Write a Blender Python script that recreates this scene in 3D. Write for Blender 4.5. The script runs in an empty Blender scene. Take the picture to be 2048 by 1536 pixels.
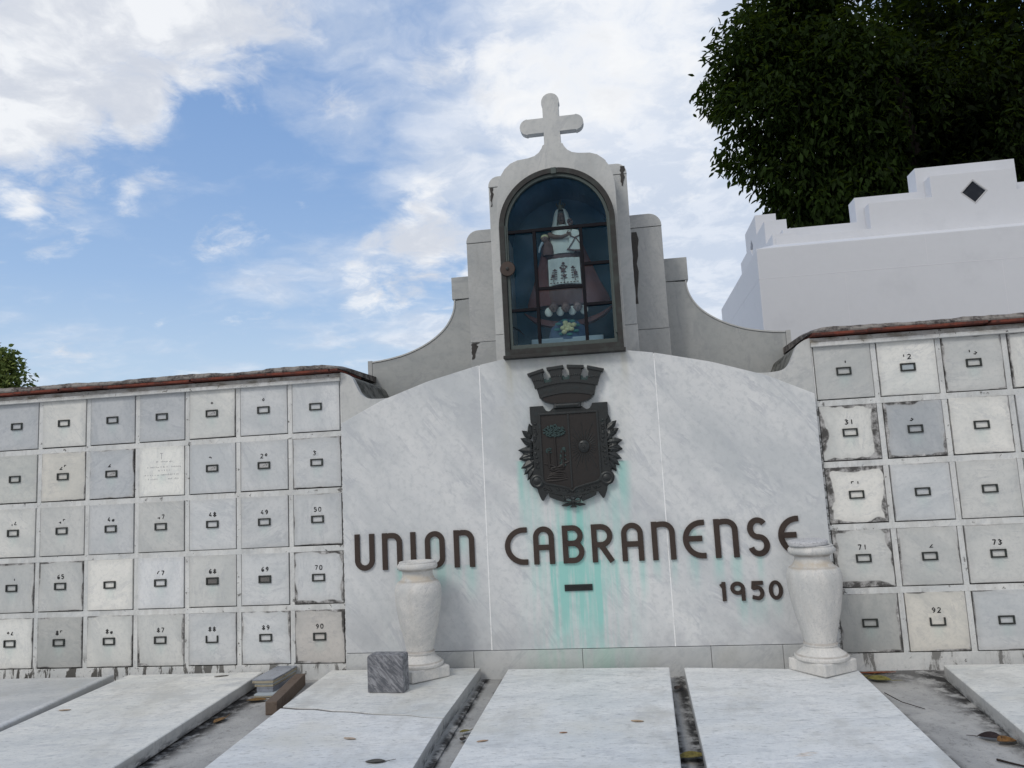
import bpy, bmesh, math, random
import numpy as np
from mathutils import Vector, Matrix
from mathutils.geometry import tessellate_polygon
random.seed(7); rng = np.random.default_rng(11)
PI = math.pi
scn = bpy.context.scene
COL = scn.collection

# ------------------------------------------------------------------ mesh helpers
class MB:
    def __init__(s): s.v = []; s.f = []
    def add(s, v, f):
        o = len(s.v); s.v += [tuple(p) for p in v]; s.f += [tuple(i + o for i in q) for q in f]; return s
    def box(s, x0, x1, y0, y1, z0, z1, M=None):
        v = [(x, y, z) for z in (z0, z1) for y in (y0, y1) for x in (x0, x1)]
        if M: v = [M @ Vector(p) for p in v]
        return s.add(v, [(0,2,3,1),(4,5,7,6),(0,1,5,4),(2,6,7,3),(0,4,6,2),(1,3,7,5)])
    def prism(s, outer, y0, y1, holes=(), M=None, back=True):
        """polygon(s) in (x,z), extruded from y0 (front) to y1 (back)"""
        loops = [list(outer)] + [list(h) for h in holes]
        def area(l): return sum(l[i][0]*l[(i+1)%len(l)][1]-l[(i+1)%len(l)][0]*l[i][1] for i in range(len(l)))
        if area(loops[0]) < 0: loops[0].reverse()
        for l in loops[1:]:
            if area(l) > 0: l.reverse()
        flat = [p for l in loops for p in l]; n = len(flat)
        tris = tessellate_polygon([[Vector((p[0], p[1], 0)) for p in l] for l in loops])
        v = [Vector((p[0], y0, p[1])) for p in flat] + [Vector((p[0], y1, p[1])) for p in flat]
        if M: v = [M @ p for p in v]
        f = []
        for t in tris:
            a, b, c = [flat[i] for i in t]
            ar = (b[0]-a[0])*(c[1]-a[1])-(c[0]-a[0])*(b[1]-a[1])
            if abs(ar) < 1e-12: continue
            t = tuple(t) if ar > 0 else (t[0], t[2], t[1])
            f.append(t)
            if back: f.append((t[0]+n, t[2]+n, t[1]+n))
        o = 0
        for l in loops:
            m = len(l)
            for i in range(m):
                a = o+i; b = o+(i+1) % m
                f.append((a, a+n, b+n, b))
            o += m
        return s.add(v, f)
    def lathe(s, prof, n=32, M=None, sx=1, sy=1):
        v = []; f = []
        for r, z in prof:
            for k in range(n):
                a = 2*PI*k/n; v.append(Vector((r*math.cos(a)*sx, r*math.sin(a)*sy, z)))
        for j in range(len(prof)-1):
            for k in range(n):
                k2 = (k+1) % n
                f.append((j*n+k, j*n+k2, (j+1)*n+k2, (j+1)*n+k))
        f.append(tuple(range(n))[::-1]); f.append(tuple((len(prof)-1)*n+k for k in range(n)))
        if M: v = [M @ p for p in v]
        return s.add(v, f)
    def tube(s, pts, rad, n=8):
        pts = [Vector(p) for p in pts]
        if not hasattr(rad, '__len__'): rad = [rad]*len(pts)
        v = []; f = []; up = None
        for i, p in enumerate(pts):
            t = (pts[min(i+1, len(pts)-1)] - pts[max(i-1, 0)]).normalized()
            if up is None: up = Vector((0, 0, 1)) if abs(t.z) < .9 else Vector((1, 0, 0))
            a = t.cross(up).normalized(); b = a.cross(t).normalized(); up = b
            for k in range(n):
                q = 2*PI*k/n; v.append(p + (a*math.cos(q) + b*math.sin(q))*rad[i])
        for j in range(len(pts)-1):
            for k in range(n):
                k2 = (k+1) % n; f.append((j*n+k, (j+1)*n+k, (j+1)*n+k2, j*n+k2))
        f.append(tuple(range(n))); f.append(tuple((len(pts)-1)*n+k for k in range(n))[::-1])
        return s.add(v, f)
    def ball(s, c, r, nu=14, nv=9):
        if not hasattr(r, '__len__'): r = (r, r, r)
        v = [Vector((c[0], c[1], c[2]-r[2]))]; f = []
        for j in range(1, nv):
            th = PI*j/nv
            for k in range(nu):
                a = 2*PI*k/nu
                v.append(Vector((c[0]+r[0]*math.sin(th)*math.cos(a), c[1]+r[1]*math.sin(th)*math.sin(a), c[2]-r[2]*math.cos(th))))
        v.append(Vector((c[0], c[1], c[2]+r[2]))); L = len(v)-1
        for k in range(nu):
            k2 = (k+1) % nu
            f.append((0, 1+k2, 1+k)); f.append((L, L-nu+k, L-nu+k2))
            for j in range(nv-2): f.append((1+j*nu+k, 1+j*nu+k2, 1+(j+1)*nu+k2, 1+(j+1)*nu+k))
        return s.add(v, f)
    def build(s, name, mat, parent=None, bevel=0, smooth=False, seg=2, loc=None, fix=True):
        me = bpy.data.meshes.new(name); me.from_pydata(s.v, [], s.f)
        bm = bmesh.new(); bm.from_mesh(me)
        if fix: bmesh.ops.recalc_face_normals(bm, faces=bm.faces)
        if bevel:
            ed = [e for e in bm.edges if len(e.link_faces) == 2 and e.calc_face_angle(0) > .6]
            bmesh.ops.bevel(bm, geom=ed, offset=bevel, segments=seg, affect='EDGES', clamp_overlap=True, profile=.6)
        bm.to_mesh(me); bm.free()
        if smooth:
            me.polygons.foreach_set('use_smooth', [True]*len(me.polygons))
            if smooth != 'all': me.set_sharp_from_angle(angle=math.radians(smooth if smooth > 1 else 40))
        o = bpy.data.objects.new(name, me); COL.objects.link(o)
        me.materials.append(mat)
        if parent: o.parent = parent
        if loc: o.location = loc
        return o

def tag(o, label=None, cat=None, group=None, kind=None):
    if label: o['label'] = label
    if cat: o['category'] = cat
    if group: o['group'] = group
    if kind: o['kind'] = kind
    return o
def empty(name, loc=(0, 0, 0), **k):
    o = bpy.data.objects.new(name, None); COL.objects.link(o); o.location = loc; o.empty_display_size = .1
    return tag(o, **k)
def arc(cx, cz, r, a0, a1, n, rz=None):
    rz = rz or r
    return [(cx+r*math.cos(math.radians(a0+(a1-a0)*i/n)), cz+rz*math.sin(math.radians(a0+(a1-a0)*i/n))) for i in range(n+1)]
def ribbon(path, w):
    """constant-width outline of an open 2-D path"""
    P = [Vector(p) for p in path]; L = []; R = []
    for i, p in enumerate(P):
        d0 = (p-P[i-1]).normalized() if i else None
        d1 = (P[i+1]-p).normalized() if i < len(P)-1 else None
        d0 = d0 or d1; d1 = d1 or d0
        t = (d0+d1).normalized(); n = Vector((-t.y, t.x)); k = w/2/max(.4, n.dot(Vector((-d0.y, d0.x))))
        L.append(tuple(p+n*k)); R.append(tuple(p-n*k))
    return L + R[::-1]
def mirror(pts): return list(pts) + [(-x, z) for x, z in reversed(pts)]
def smooth_path(pts, n=6):
    P = [Vector(p) for p in pts]; out = []
    for i in range(len(P)-1):
        a = P[max(i-1, 0)]; b = P[i]; c = P[i+1]; d = P[min(i+2, len(P)-1)]
        for k in range(n):
            t = k/n
            out.append(.5*((2*b)+(c-a)*t+(2*a-5*b+4*c-d)*t*t+(3*b-a-3*c+d)*t**3))
    out.append(P[-1]); return [tuple(p) for p in out]

# ------------------------------------------------------------------ node helper
class NT:
    def __init__(s, tree): s.t = tree; s.n = tree.nodes; s.l = tree.links
    def new(s, typ, **k):
        nd = s.n.new(typ)
        for a, b in k.items(): setattr(nd, a, b)
        return nd
    def put(s, sock, val):
        if isinstance(val, bpy.types.NodeSocket): s.l.new(val, sock)
        elif val is not None:
            if hasattr(val, '__len__') and len(val) == 3 and sock.type == 'RGBA': val = (*val, 1)
            sock.default_value = val
    def math(s, op, a, b=None, c=None, clamp=False):
        nd = s.new('ShaderNodeMath', operation=op, use_clamp=clamp)
        for i, q in enumerate((a, b, c)):
            if q is not None: s.put(nd.inputs[i], q)
        return nd.outputs[0]
    def mul(s, a, b): return s.math('MULTIPLY', a, b)
    def sum(s, a, b): return s.math('ADD', a, b)
    def step(s, x, a, b, lo=0, hi=1, kind='SMOOTHSTEP'):
        nd = s.new('ShaderNodeMapRange', interpolation_type=kind)
        for i, q in enumerate((x, a, b, lo, hi)): s.put(nd.inputs[i], q)
        return nd.outputs[0]
    def noise(s, vec, scale, detail=4, rough=.55, dist=0):
        nd = s.new('ShaderNodeTexNoise'); s.put(nd.inputs['Vector'], vec)
        for k, q in (('Scale', scale), ('Detail', detail), ('Roughness', rough), ('Distortion', dist)): s.put(nd.inputs[k], q)
        return nd.outputs[0]
    def map(s, vec, loc=(0, 0, 0), rot=(0, 0, 0), scale=(1, 1, 1)):
        nd = s.new('ShaderNodeMapping'); s.put(nd.inputs[0], vec); s.put(nd.inputs[1], loc); s.put(nd.inputs[2], rot); s.put(nd.inputs[3], scale)
        return nd.outputs[0]
    def mix(s, f, a, b, mode='MIX'):
        nd = s.new('ShaderNodeMix', data_type='RGBA', blend_type=mode)
        s.put(nd.inputs[0], f); s.put(nd.inputs[6], a); s.put(nd.inputs[7], b); return nd.outputs[2]
    def vec(s, op, a, b=None):
        nd = s.new('ShaderNodeVectorMath', operation=op); s.put(nd.inputs[0], a)
        if b is not None:
            s.put(nd.inputs[3 if op == 'SCALE' else 1], b)
        return nd.outputs[1] if op == 'DOT_PRODUCT' else nd.outputs[0]
    def sep(s, v):
        nd = s.new('ShaderNodeSeparateXYZ'); s.put(nd.inputs[0], v); return nd.outputs
    def obj(s): return s.new('ShaderNodeTexCoord').outputs['Object']
    def info(s): return s.new('ShaderNodeObjectInfo').outputs
    def bump(s, h, strength=.3, dist=.01):
        nd = s.new('ShaderNodeBump'); s.put(nd.inputs['Strength'], strength); s.put(nd.inputs['Distance'], dist); s.put(nd.inputs['Height'], h); return nd.outputs[0]
def material(name):
    m = bpy.data.materials.new(name); m.use_nodes = True; t = NT(m.node_tree)
    return m, t, t.n['Principled BSDF']
def setp(t, b, col=None, rough=None, metal=None, normal=None, spec=None):
    for k, q in (('Base Color', col), ('Roughness', rough), ('Metallic', metal), ('Normal', normal), ('Specular IOR Level', spec)):
        if q is not None: t.put(b.inputs[k], q)

def marble_nodes(t, base, vs=1.0, contrast=1.0, rot=.7, speck=.5, seedobj=True, stretch=(.30, 1, 1), axis='Y_AXIS'):
    """veined marble colour; base = colour socket or tuple"""
    co = t.obj()
    if seedobj:
        r = t.math('MULTIPLY', t.info()['Random'], 61.0)
        cb = t.new('ShaderNodeCombineXYZ'); t.put(cb.inputs[0], r); t.put(cb.inputs[1], t.mul(r, .37)); t.put(cb.inputs[2], t.mul(r, -.71))
        co2 = t.vec('ADD', co, cb.outputs[0])
    else: co2 = co
    vr = t.new('ShaderNodeVectorRotate', rotation_type=axis); t.put(vr.inputs['Vector'], co2)
    t.put(vr.inputs['Angle'], -rot if axis != 'Y_AXIS' else rot) if not (seedobj and axis == 'Y_AXIS') else t.put(vr.inputs['Angle'], t.sum(t.mul(t.info()['Random'], 2.4), rot-1.2))
    mp = t.map(vr.outputs[0], scale=stretch)
    big = t.noise(mp, 2.2*vs, 8, .64, .45)
    cloud = t.noise(co2, 5*vs, 5, .6, .5)
    n2 = t.noise(mp, 5.5*vs, 9, .66, .55)
    vein = t.step(t.math('ABSOLUTE', t.math('SUBTRACT', n2, .5)), 0, .045, 1, 0)
    vein = t.mul(vein, t.step(cloud, .42, .65))
    fine = t.noise(co2, 110, 3, .7)
    spk = t.mul(t.step(fine, .60, .72), t.step(cloud, .4, .65))
    c = base
    mott = t.noise(co2, 26*vs, 6, .68, .3)
    c = t.mix(t.mul(t.step(big, .38, .66), .50*contrast), c, t.mix(1.0, base, (.64, .68, .71), 'MULTIPLY'))
    c = t.mix(t.mul(t.step(mott, .46, .66), .34*contrast), c, t.mix(1.0, base, (.66, .69, .71), 'MULTIPLY'))
    c = t.mix(t.mul(t.step(cloud, .5, .75), .25*contrast), c, t.mix(1.0, base, (1.18, 1.16, 1.14), 'MULTIPLY'))
    c = t.mix(t.mul(vein, .38*contrast), c, t.mix(1.0, base, (.55, .58, .64), 'MULTIPLY'))
    c = t.mix(t.mul(spk, .5*speck), c, t.mix(1.0, base, (.45, .46, .5), 'MULTIPLY'))
    bump = t.sum(t.mul(fine, .35), t.mul(t.noise(co2, 22, 5, .6), .65))
    return c, bump, co, co2

MARBLE = (.60, .612, .625)
def make_marble(name, base=MARBLE, stain=.35, bs=.25, **k):
    m, t, b = material(name)
    c, h, co, co2 = marble_nodes(t, base, **k)
    d = t.noise(t.map(co2, scale=(3.2, 3.2, .9)), 2.0, 6, .65, .6)
    c = t.mix(t.mul(t.step(d, .55, .8), stain), c, (.28, .28, .27))
    g = t.noise(co2, 9, 6, .7)
    c = t.mix(t.mul(t.step(g, .66, .78), stain*.8), c, (.10, .10, .095))
    setp(t, b, c, t.sum(.5, t.mul(h, .15)), 0, t.bump(h, bs, .004), .35)
    return m

M = {}
M['pale'] = make_marble('weathered_marble', (.53, .535, .525), .3)
M['pier'] = make_marble('grey_pier_marble', (.43, .435, .43), .45, vs=1.4)
M['scroll'] = make_marble('grey_scroll_marble', (.40, .41, .405), .5, vs=.8)
def plinth_material():
    m, t, b = material('plinth_marble')
    c, h, co, co2 = marble_nodes(t, (.52, .53, .53), vs=1, seedobj=False)
    s_ = t.sep(co); n = t.noise(t.map(co, scale=(9, 1, 1.5)), 1, 5, .6)
    g_ = t.mul(t.step(t.math('ABSOLUTE', t.math('SUBTRACT', s_[0], .02)), .15, .6, 1, 0), t.step(n, .35, .65, .1, .55))
    c = t.mix(t.mul(g_, t.step(s_[2], .0, .12)), c, (.30, .50, .42))
    c = t.mix(t.step(t.noise(co, 3, 5, .6), .5, .75, 0, .4), c, (.36, .36, .34))
    setp(t, b, c, .5, 0, t.bump(h, .2, .004), .35); return m
M['plinth'] = plinth_material()
def vase_material():
    m, t, b = material('vase_marble')
    c, h, co, co2 = marble_nodes(t, (.655, .64, .615), vs=2.6, speck=2.6, contrast=1.25)
    z = t.sep(co)[2]
    p = t.noise(co2, 75, 3, .7); c = t.mix(t.step(p, .60, .70, 0, .45), c, (.30, .29, .29))
    gv = None
    for zc, w_ in ((.186, .012), (.083+.676*.905, .010), (.083+.765*.905, .016), (.083+.03, .008)):
        e = t.step(t.math('ABSOLUTE', t.math('SUBTRACT', z, zc)), 0, w_, 1, 0); gv = e if gv is None else t.math('MAXIMUM', gv, e)
    n = t.noise(co2, 12, 5, .65)
    c = t.mix(t.mul(gv, t.step(n, .3, .6, .25, .8)), c, (.30, .27, .24))
    dn = t.noise(t.map(co2, scale=(1, 1, .35)), 7, 6, .65); c = t.mix(t.step(dn, .5, .72, 0, .45), c, (.46, .44, .41))
    c = t.mix(t.mul(t.step(z, .66, .72), t.mul(t.step(z, .76, .72), t.step(n, .35, .6))), c, (.50, .45, .38))
    setp(t, b, c, .6, 0, t.bump(t.sum(t.mul(p, .7), h), .14, .004), .3); return m
M['vase'] = vase_material()

# main panel: marble with copper-green and rusty runs
def panel_material():
    m, t, b = material('panel_marble')
    c, h, co, co2 = marble_nodes(t, (.66, .672, .68), vs=.8, contrast=1.25, rot=-.85, seedobj=False, speck=.8, stretch=(.22, 1, 1))
    s = t.sep(co); x, z = s[0], s[2]
    wob = t.mul(t.math('SUBTRACT', t.noise(co, 7, 3), .5), .035)
    xw = t.sum(x, wob)
    run = t.noise(t.map(co, scale=(21, 1, 1.1)), 1.0, 4, .6)
    runm = t.step(run, .30, .62, .48, 1)
    def streaks(lst):
        tot = None
        for xc, w, zt, ln, st in lst:
            a = t.step(t.math('ABSOLUTE', t.math('SUBTRACT', xw, xc)), w*.1, w*2.1, st, 0)
            q = t.step(z, zt-ln, zt-ln*.15)
            q2 = t.step(z, zt, zt+.015, 1, 0)
            e = t.mul(a, t.mul(q, q2))
            tot = e if tot is None else t.math('MAXIMUM', tot, e)
        return tot
    green = streaks([(-.385, .03, 1.66, .75, .8), (-.33, .05, 1.52, .6, .45), (.385, .04, 1.62, .6, .75), (.31, .06, 1.45, .55, .4),
        (-.03, .035, 1.34, 1.4, .9), (.05, .04, 1.36, 1.2, .85), (.11, .03, 1.42, 1.0, .5), (-.12, .03, 1.42, .9, .4),
        (-.31, .03, .88, .35, .45), (-.185, .035, .88, .75, .95), (-.09, .045, .88, .8, 1), (.03, .05, .88, .85, .9), (.145, .035, .88, .8, 1), (.27, .03, .88, .4, .6),
        (.37, .022, .88, .3, .55), (.49, .022, .88, .38, .6), (.60, .022, .88, .2, .5), (.73, .02, .88, .25, .4), (.87, .03, .89, .3, .45), (.87, .06, 1.08, .15, .5),
        (1.05, .03, .88, .25, .6), (1.18, .03, .88, .35, .6), (1.35, .025, .89, .3, .45), (-1.39, .03, .88, .25, .65), (-1.06, .06, .89, .25, .6), (-.93, .03, .88, .22, .4),
        (-.82, .035, .88, .32, .55), (-1.11, .05, 1.1, .2, .45), (-.87, .04, 1.1, .2, .45), (-.25, .04, 1.08, .2, .4), (1.2, .03, .57, .25, .5), (1.31, .05, .57, .25, .4), (1.44, .03, .57, .2, .35)])
    wash = t.mul(t.step(t.math('ABSOLUTE', t.math('SUBTRACT', x, .02)), .1, .55, 1, 0), t.mul(t.step(z, .9, 1.5, 1, .2), .5))
    green = t.math('ADD', t.mul(green, runm), t.mul(wash, t.step(run, .35, .6)), clamp=True)
    c = t.mix(t.mul(green, .94), c, (.27, .575, .53))
    rust = streaks([(-.45, .025, 2.48, .5, .8), (.46, .025, 2.48, .4, .7), (-.40, .10, 2.50, .4, .35), (0, .45, 2.53, .3, .32), (-.47, .08, 2.1, .9, .18), (.42, .06, 2.3, 1.1, .2)])
    c = t.mix(t.mul(t.mul(rust, runm), .6), c, (.37, .35, .24))
    low = t.mul(t.step(z, .22, .75, .45, 0), t.step(t.noise(co, 3.2, 6, .65), .35, .7))
    c = t.mix(low, c, (.33, .335, .36))
    damp = t.mul(t.step(t.noise(co, 2.1, 5, .6, .8), .52, .72), .25)
    c = t.mix(damp, c, (.42, .43, .47))
    setp(t, b, c, t.sum(.36, t.mul(h, .2)), 0, t.bump(h, .18, .004), .4)
    return m
M['panel'] = panel_material()

def simple(name, col, rough=.6, metal=0, var=.25, scale=12, bump=.2, spec=.35, col2=None, thr=(.5, .75)):
    m, t, b = material(name); co = t.obj(); n = t.noise(co, scale, 6, .65)
    c = t.mix(t.step(n, *thr), col, col2 or tuple(q*(1-var) for q in col))
    n2 = t.noise(co, scale*5, 3, .7)
    c = t.mix(t.step(n2, .3, .7, 0, var), c, tuple(min(1, q*1.35) for q in col))
    setp(t, b, c, rough, metal, t.bump(t.sum(n, t.mul(n2, .4)), bump, .006), spec); return m
M['bronze'] = simple('brown_bronze', (.050, .036, .030), .5, .35, .4, 9, .15, .4)
M['crest'] = simple('dark_crest_bronze', (.021, .0235, .0245), .38, .35, .5, 18, .4, .5, (.022, .031, .033), (.48, .7))
M['crest_brown'] = simple('brown_crest_bronze', (.024, .021, .0200), .5, .4, .4, 12, .3, .45, (.022, .022, .023))
M['patina'] = simple('patina_bronze', (.036, .064, .064), .6, .2, .4, 60, .6, .4, (.02, .03, .032))
M['frame'] = simple('weathered_bronze_frame', (.034, .033, .032), .65, .1, .4, 11, .3, .25, (.052, .062, .058), (.45, .7))
M['sash'] = simple('verdigris_sash', (.060, .076, .072), .6, .2, .5, 10, .25, .4, (.055, .065, .06))
M['bar'] = simple('dark_iron_bar', (.006, .006, .009), .7, 0, .3, 20, .4, .15, (.013, .009, .009), (.55, .7))
M['label'] = simple('label_bronze', (.035, .038, .036), .5, .4, .4, 30, .2, .4, (.05, .07, .062))
M['ink'] = simple('black_paint', (.015, .015, .016), .7, 0, .3, 40, 0)
M['faded'] = simple('faded_ink', (.36, .36, .37), .8, 0, .3, 40, 0)
M['paper'] = simple('stained_paper', (.42, .42, .42), .8, 0, .4, 60, 0, .2, (.10, .10, .10), (.5, .62))
M['paper_dark'] = simple('dark_paper', (.14, .135, .13), .6, 0, .4, 60, 0, .3, (.06, .06, .06))
M['blue'] = simple('blue_painted_plaster', (.036, .125, .180), .7, 0, .25, 4, .1)
M['white'] = simple('white_enamel', (.40, .45, .48), .6, 0, .1, 20, .05)
M['cloth_white'] = simple('white_cloth', (.74, .72, .64), .8, 0, .15, 12, .1)
M['cloth_brown'] = simple('brown_cloth', (.15, .085, .075), .8, 0, .3, 10, .1)
M['cloth_red'] = simple('faded_red_cloth', (.15, .060, .055), .8, 0, .3, 8, .1)
M['skin'] = simple('painted_brown_skin', (.17, .10, .075), .55, 0, .2, 20, .05)
M['skin_pale'] = simple('painted_pale_skin', (.25, .155, .13), .55, 0, .2, 20, .05)
M['gold'] = simple('dull_gold', (.10, .09, .055), .45, .4, .3, 20, .1)
M['cloud_blue'] = simple('blue_cloud_base', (.075, .12, .20), .6, 0, .25, 12, .1)
M['petal'] = simple('cream_petal', (.62, .55, .30), .7, 0, .2, 30, .05)
M['greenleaf'] = simple('teal_leaf', (.06, .20, .17), .6, 0, .3, 20, .05)
M['tile'] = simple('red_clay_tile', (.17, .050, .034), .85, 0, .5, 9, .5, .2, (.050, .030, .028), (.40, .58))
M['mortar'] = simple('weathered_mortar', (.23, .215, .20), .9, 0, .5, 11, .6, .2, (.030, .024, .025), (.40, .58))
M['moss'] = simple('mossy_stone', (.17, .17, .155), .9, 0, .5, 9, .8, .2, (.040, .042, .036), (.42, .60))
M['bldg'] = simple('white_house_paint', (.60, .615, .65), .75, 0, .05, 2.5, .12, .2, (.56, .575, .61))
M['line'] = simple('faint_joint_paint', (.66, .66, .70), .8, 0, .05, 3, .05)
M['jointdark'] = simple('shallow_joint', (.45, .45, .46), .8, 0, .05, 3, .05)
M['diamond'] = simple('dark_glazed_tile', (.013, .016, .024), .5, 0, .4, 9, .1, .2, (.032, .036, .042))
M['tilegrey'] = simple('grey_glazed_tile', (.23, .25, .29), .22, 0, .4, 30, .2, .6, (.11, .12, .14))
M['tileclay'] = simple('pale_clay_tile_body', (.34, .31, .24), .8, 0, .4, 30, .5, .2, (.15, .125, .08))
M['brick'] = simple('brown_fired_brick', (.125, .098, .08), .85, 0, .4, 16, .5, .2, (.07, .045, .035))
M['lid'] = simple('grey_granite_lid', (.46, .465, .48), .6, 0, .5, 70, .3, .3, (.22, .22, .24), (.5, .65))
M['bark'] = simple('tree_bark', (.022, .016, .013), .9, 0, .4, 6, .8)
M['caulk'] = simple('white_joint_filler', (.80, .81, .82), .8, 0, .3, 14, .2)
M['darkgap'] = simple('dirt_and_shade_dark', (.055, .052, .05), .9, 0, .4, 14, .5)  # grime, recess backing, and painted shade inside the slab crack

def striped_block():
    m, t, b = material('dark_striped_marble'); co = t.obj()
    vr = t.new('ShaderNodeVectorRotate', rotation_type='Y_AXIS'); t.put(vr.inputs['Vector'], co); vr.inputs['Angle'].default_value = -.75
    mp = t.map(vr.outputs[0], scale=(7, 30, 36))
    n = t.noise(mp, 1.4, 6, .65, .5); n2 = t.noise(co, 40, 4, .7)
    c = t.mix(t.step(n, .38, .66), (.085, .09, .105), (.27, .275, .295))
    c = t.mix(t.step(n2, .56, .72, 0, .55), c, (.40, .405, .42))
    setp(t, b, c, .5, 0, t.bump(n2, .3, .004)); return m
M['block'] = striped_block()

def door_material():
    m, t, b = material('niche_slab_marble')
    inf = t.info()
    c, h, co, co2 = marble_nodes(t, inf['Color'], vs=1.5, contrast=1.0, rot=-.6, speck=.8, stretch=(.35, 1, 1))
    s = t.sep(co)
    ed = t.math('MAXIMUM', t.math('ABSOLUTE', s[0]), t.math('ABSOLUTE', s[2]))
    gr = inf['Alpha']                                     # 0 clean .. 1 filthy rim
    n = t.noise(co2, 13, 6, .7); nl = t.noise(co2, 4.5, 3, .5)
    lim = t.math('SUBTRACT', .2105, t.mul(gr, t.step(nl, .3, .7, .0, .062)))
    e2 = t.sum(ed, t.mul(t.math('SUBTRACT', n, .5), .022))
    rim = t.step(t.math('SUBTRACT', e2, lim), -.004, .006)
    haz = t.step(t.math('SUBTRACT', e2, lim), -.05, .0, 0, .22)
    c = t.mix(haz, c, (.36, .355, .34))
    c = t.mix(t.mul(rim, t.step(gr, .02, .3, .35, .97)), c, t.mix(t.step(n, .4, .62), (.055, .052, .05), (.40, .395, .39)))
    wm = t.mul(t.step(n, .56, .66), t.step(ed, .165, .20))
    c = t.mix(t.mul(wm, .6), c, (.60, .60, .60))
    # faint verdigris weeping below the label frame
    gx = t.step(t.math('ABSOLUTE', s[0]), .0, .07, 1, 0); gz = t.mul(t.step(s[2], -.16, -.03), t.step(s[2], -.03, -.02, 1, 0))
    c = t.mix(t.mul(t.mul(gx, gz), .24), c, (.40, .58, .55))
    setp(t, b, c, t.sum(.45, t.mul(h, .2)), 0, t.bump(h, .25, .004), .35)
    return m
M['door'] = door_material()

def wall_material():
    m, t, b = material('columbarium_frame_marble')
    c, h, co, co2 = marble_nodes(t, (.68, .685, .675), vs=1.3, seedobj=False, contrast=.9)
    s = t.sep(co); x, z = s[0], s[2]
    d = t.noise(t.map(co, scale=(9, 9, 2.2)), 1.0, 6, .7, .3)
    base = t.step(z, .15, .30, 1, 0)
    c = t.mix(t.mul(t.step(d, t.step(x, -2.6, -2.3, .505, .55), t.step(x, -2.6, -2.3, .54, .60)), t.mul(base, t.step(x, -4.4, -1.9, 1, .75))), c, (.045, .043, .04))
    c = t.mix(t.mul(t.step(d, .47, .58), .22), c, (.30, .29, .27))
    n = t.noise(co, 16, 6, .7)
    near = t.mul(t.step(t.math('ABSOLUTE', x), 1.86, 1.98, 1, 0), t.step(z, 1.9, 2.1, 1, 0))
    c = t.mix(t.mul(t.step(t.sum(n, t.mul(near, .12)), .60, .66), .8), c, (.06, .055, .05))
    und = t.mul(t.step(z, 2.40, 2.45), t.step(t.noise(t.map(co, scale=(5, 5, 12)), 1, 5, .7), .42, .6))
    c = t.mix(t.mul(und, .75), c, (.23, .205, .16))
    wht = t.noise(t.map(co, loc=(3, 1, 8)), 19, 5, .7)
    c = t.mix(t.step(wht, .62, .68, 0, .7), c, (.68, .68, .68))
    setp(t, b, c, .6, 0, t.bump(t.sum(h, t.mul(n, .6)), .35, .006), .3); return m
M['wall'] = wall_material()

def slab_material():
    m, t, b = material('grave_slab_marble')
    inf = t.info()
    c, h, co, co2 = marble_nodes(t, inf['Color'], vs=1.15, contrast=1.05, rot=.25, speck=1.0, stretch=(.30, 1, 1), axis='Z_AXIS')
    n = t.noise(t.map(co2, scale=(1, 2.6, 1)), 4.5, 7, .68, .4)
    c = t.mix(t.step(n, .50, .70, 0, .5), c, (.42, .44, .46))
    y = t.noise(co2, 1.7, 4, .6); c = t.mix(t.step(y, .48, .72, 0, .5), c, (.60, .585, .52))
    f = t.noise(t.map(co2, scale=(1.5, 5, 1)), 11, 5, .7); c = t.mix(t.step(f, .56, .67, 0, .62), c, (.28, .29, .30)); f3 = t.noise(t.map(co2, scale=(1, 2, 1)), 48, 4, .7); c = t.mix(t.step(f3, .58, .70, 0, .4), c, (.26, .27, .27))
    o = t.noise(t.map(co2, loc=(9, 4, 2), scale=(1, 2, 1)), 3.4, 4, .6); c = t.mix(t.step(o, .70, .76, 0, .4), c, (.55, .40, .26))
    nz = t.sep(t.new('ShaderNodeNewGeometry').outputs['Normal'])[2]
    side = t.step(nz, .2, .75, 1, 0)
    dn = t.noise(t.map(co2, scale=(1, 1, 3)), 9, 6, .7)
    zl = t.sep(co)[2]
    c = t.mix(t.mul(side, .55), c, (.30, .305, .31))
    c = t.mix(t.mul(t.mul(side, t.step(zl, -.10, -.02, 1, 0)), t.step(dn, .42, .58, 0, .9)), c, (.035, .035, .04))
    dd = t.noise(t.map(co2, loc=(2, 7, 1), scale=(1, .55, 1)), 2.6, 6, .68)
    c = t.mix(t.step(dd, .50, .68, 0, .42), c, (.40, .395, .37))
    setp(t, b, c, t.sum(.42, t.mul(h, .25)), 0, t.bump(t.sum(h, t.mul(f, .4)), .3, .004), .35); return m
M['slab'] = slab_material()

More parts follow.
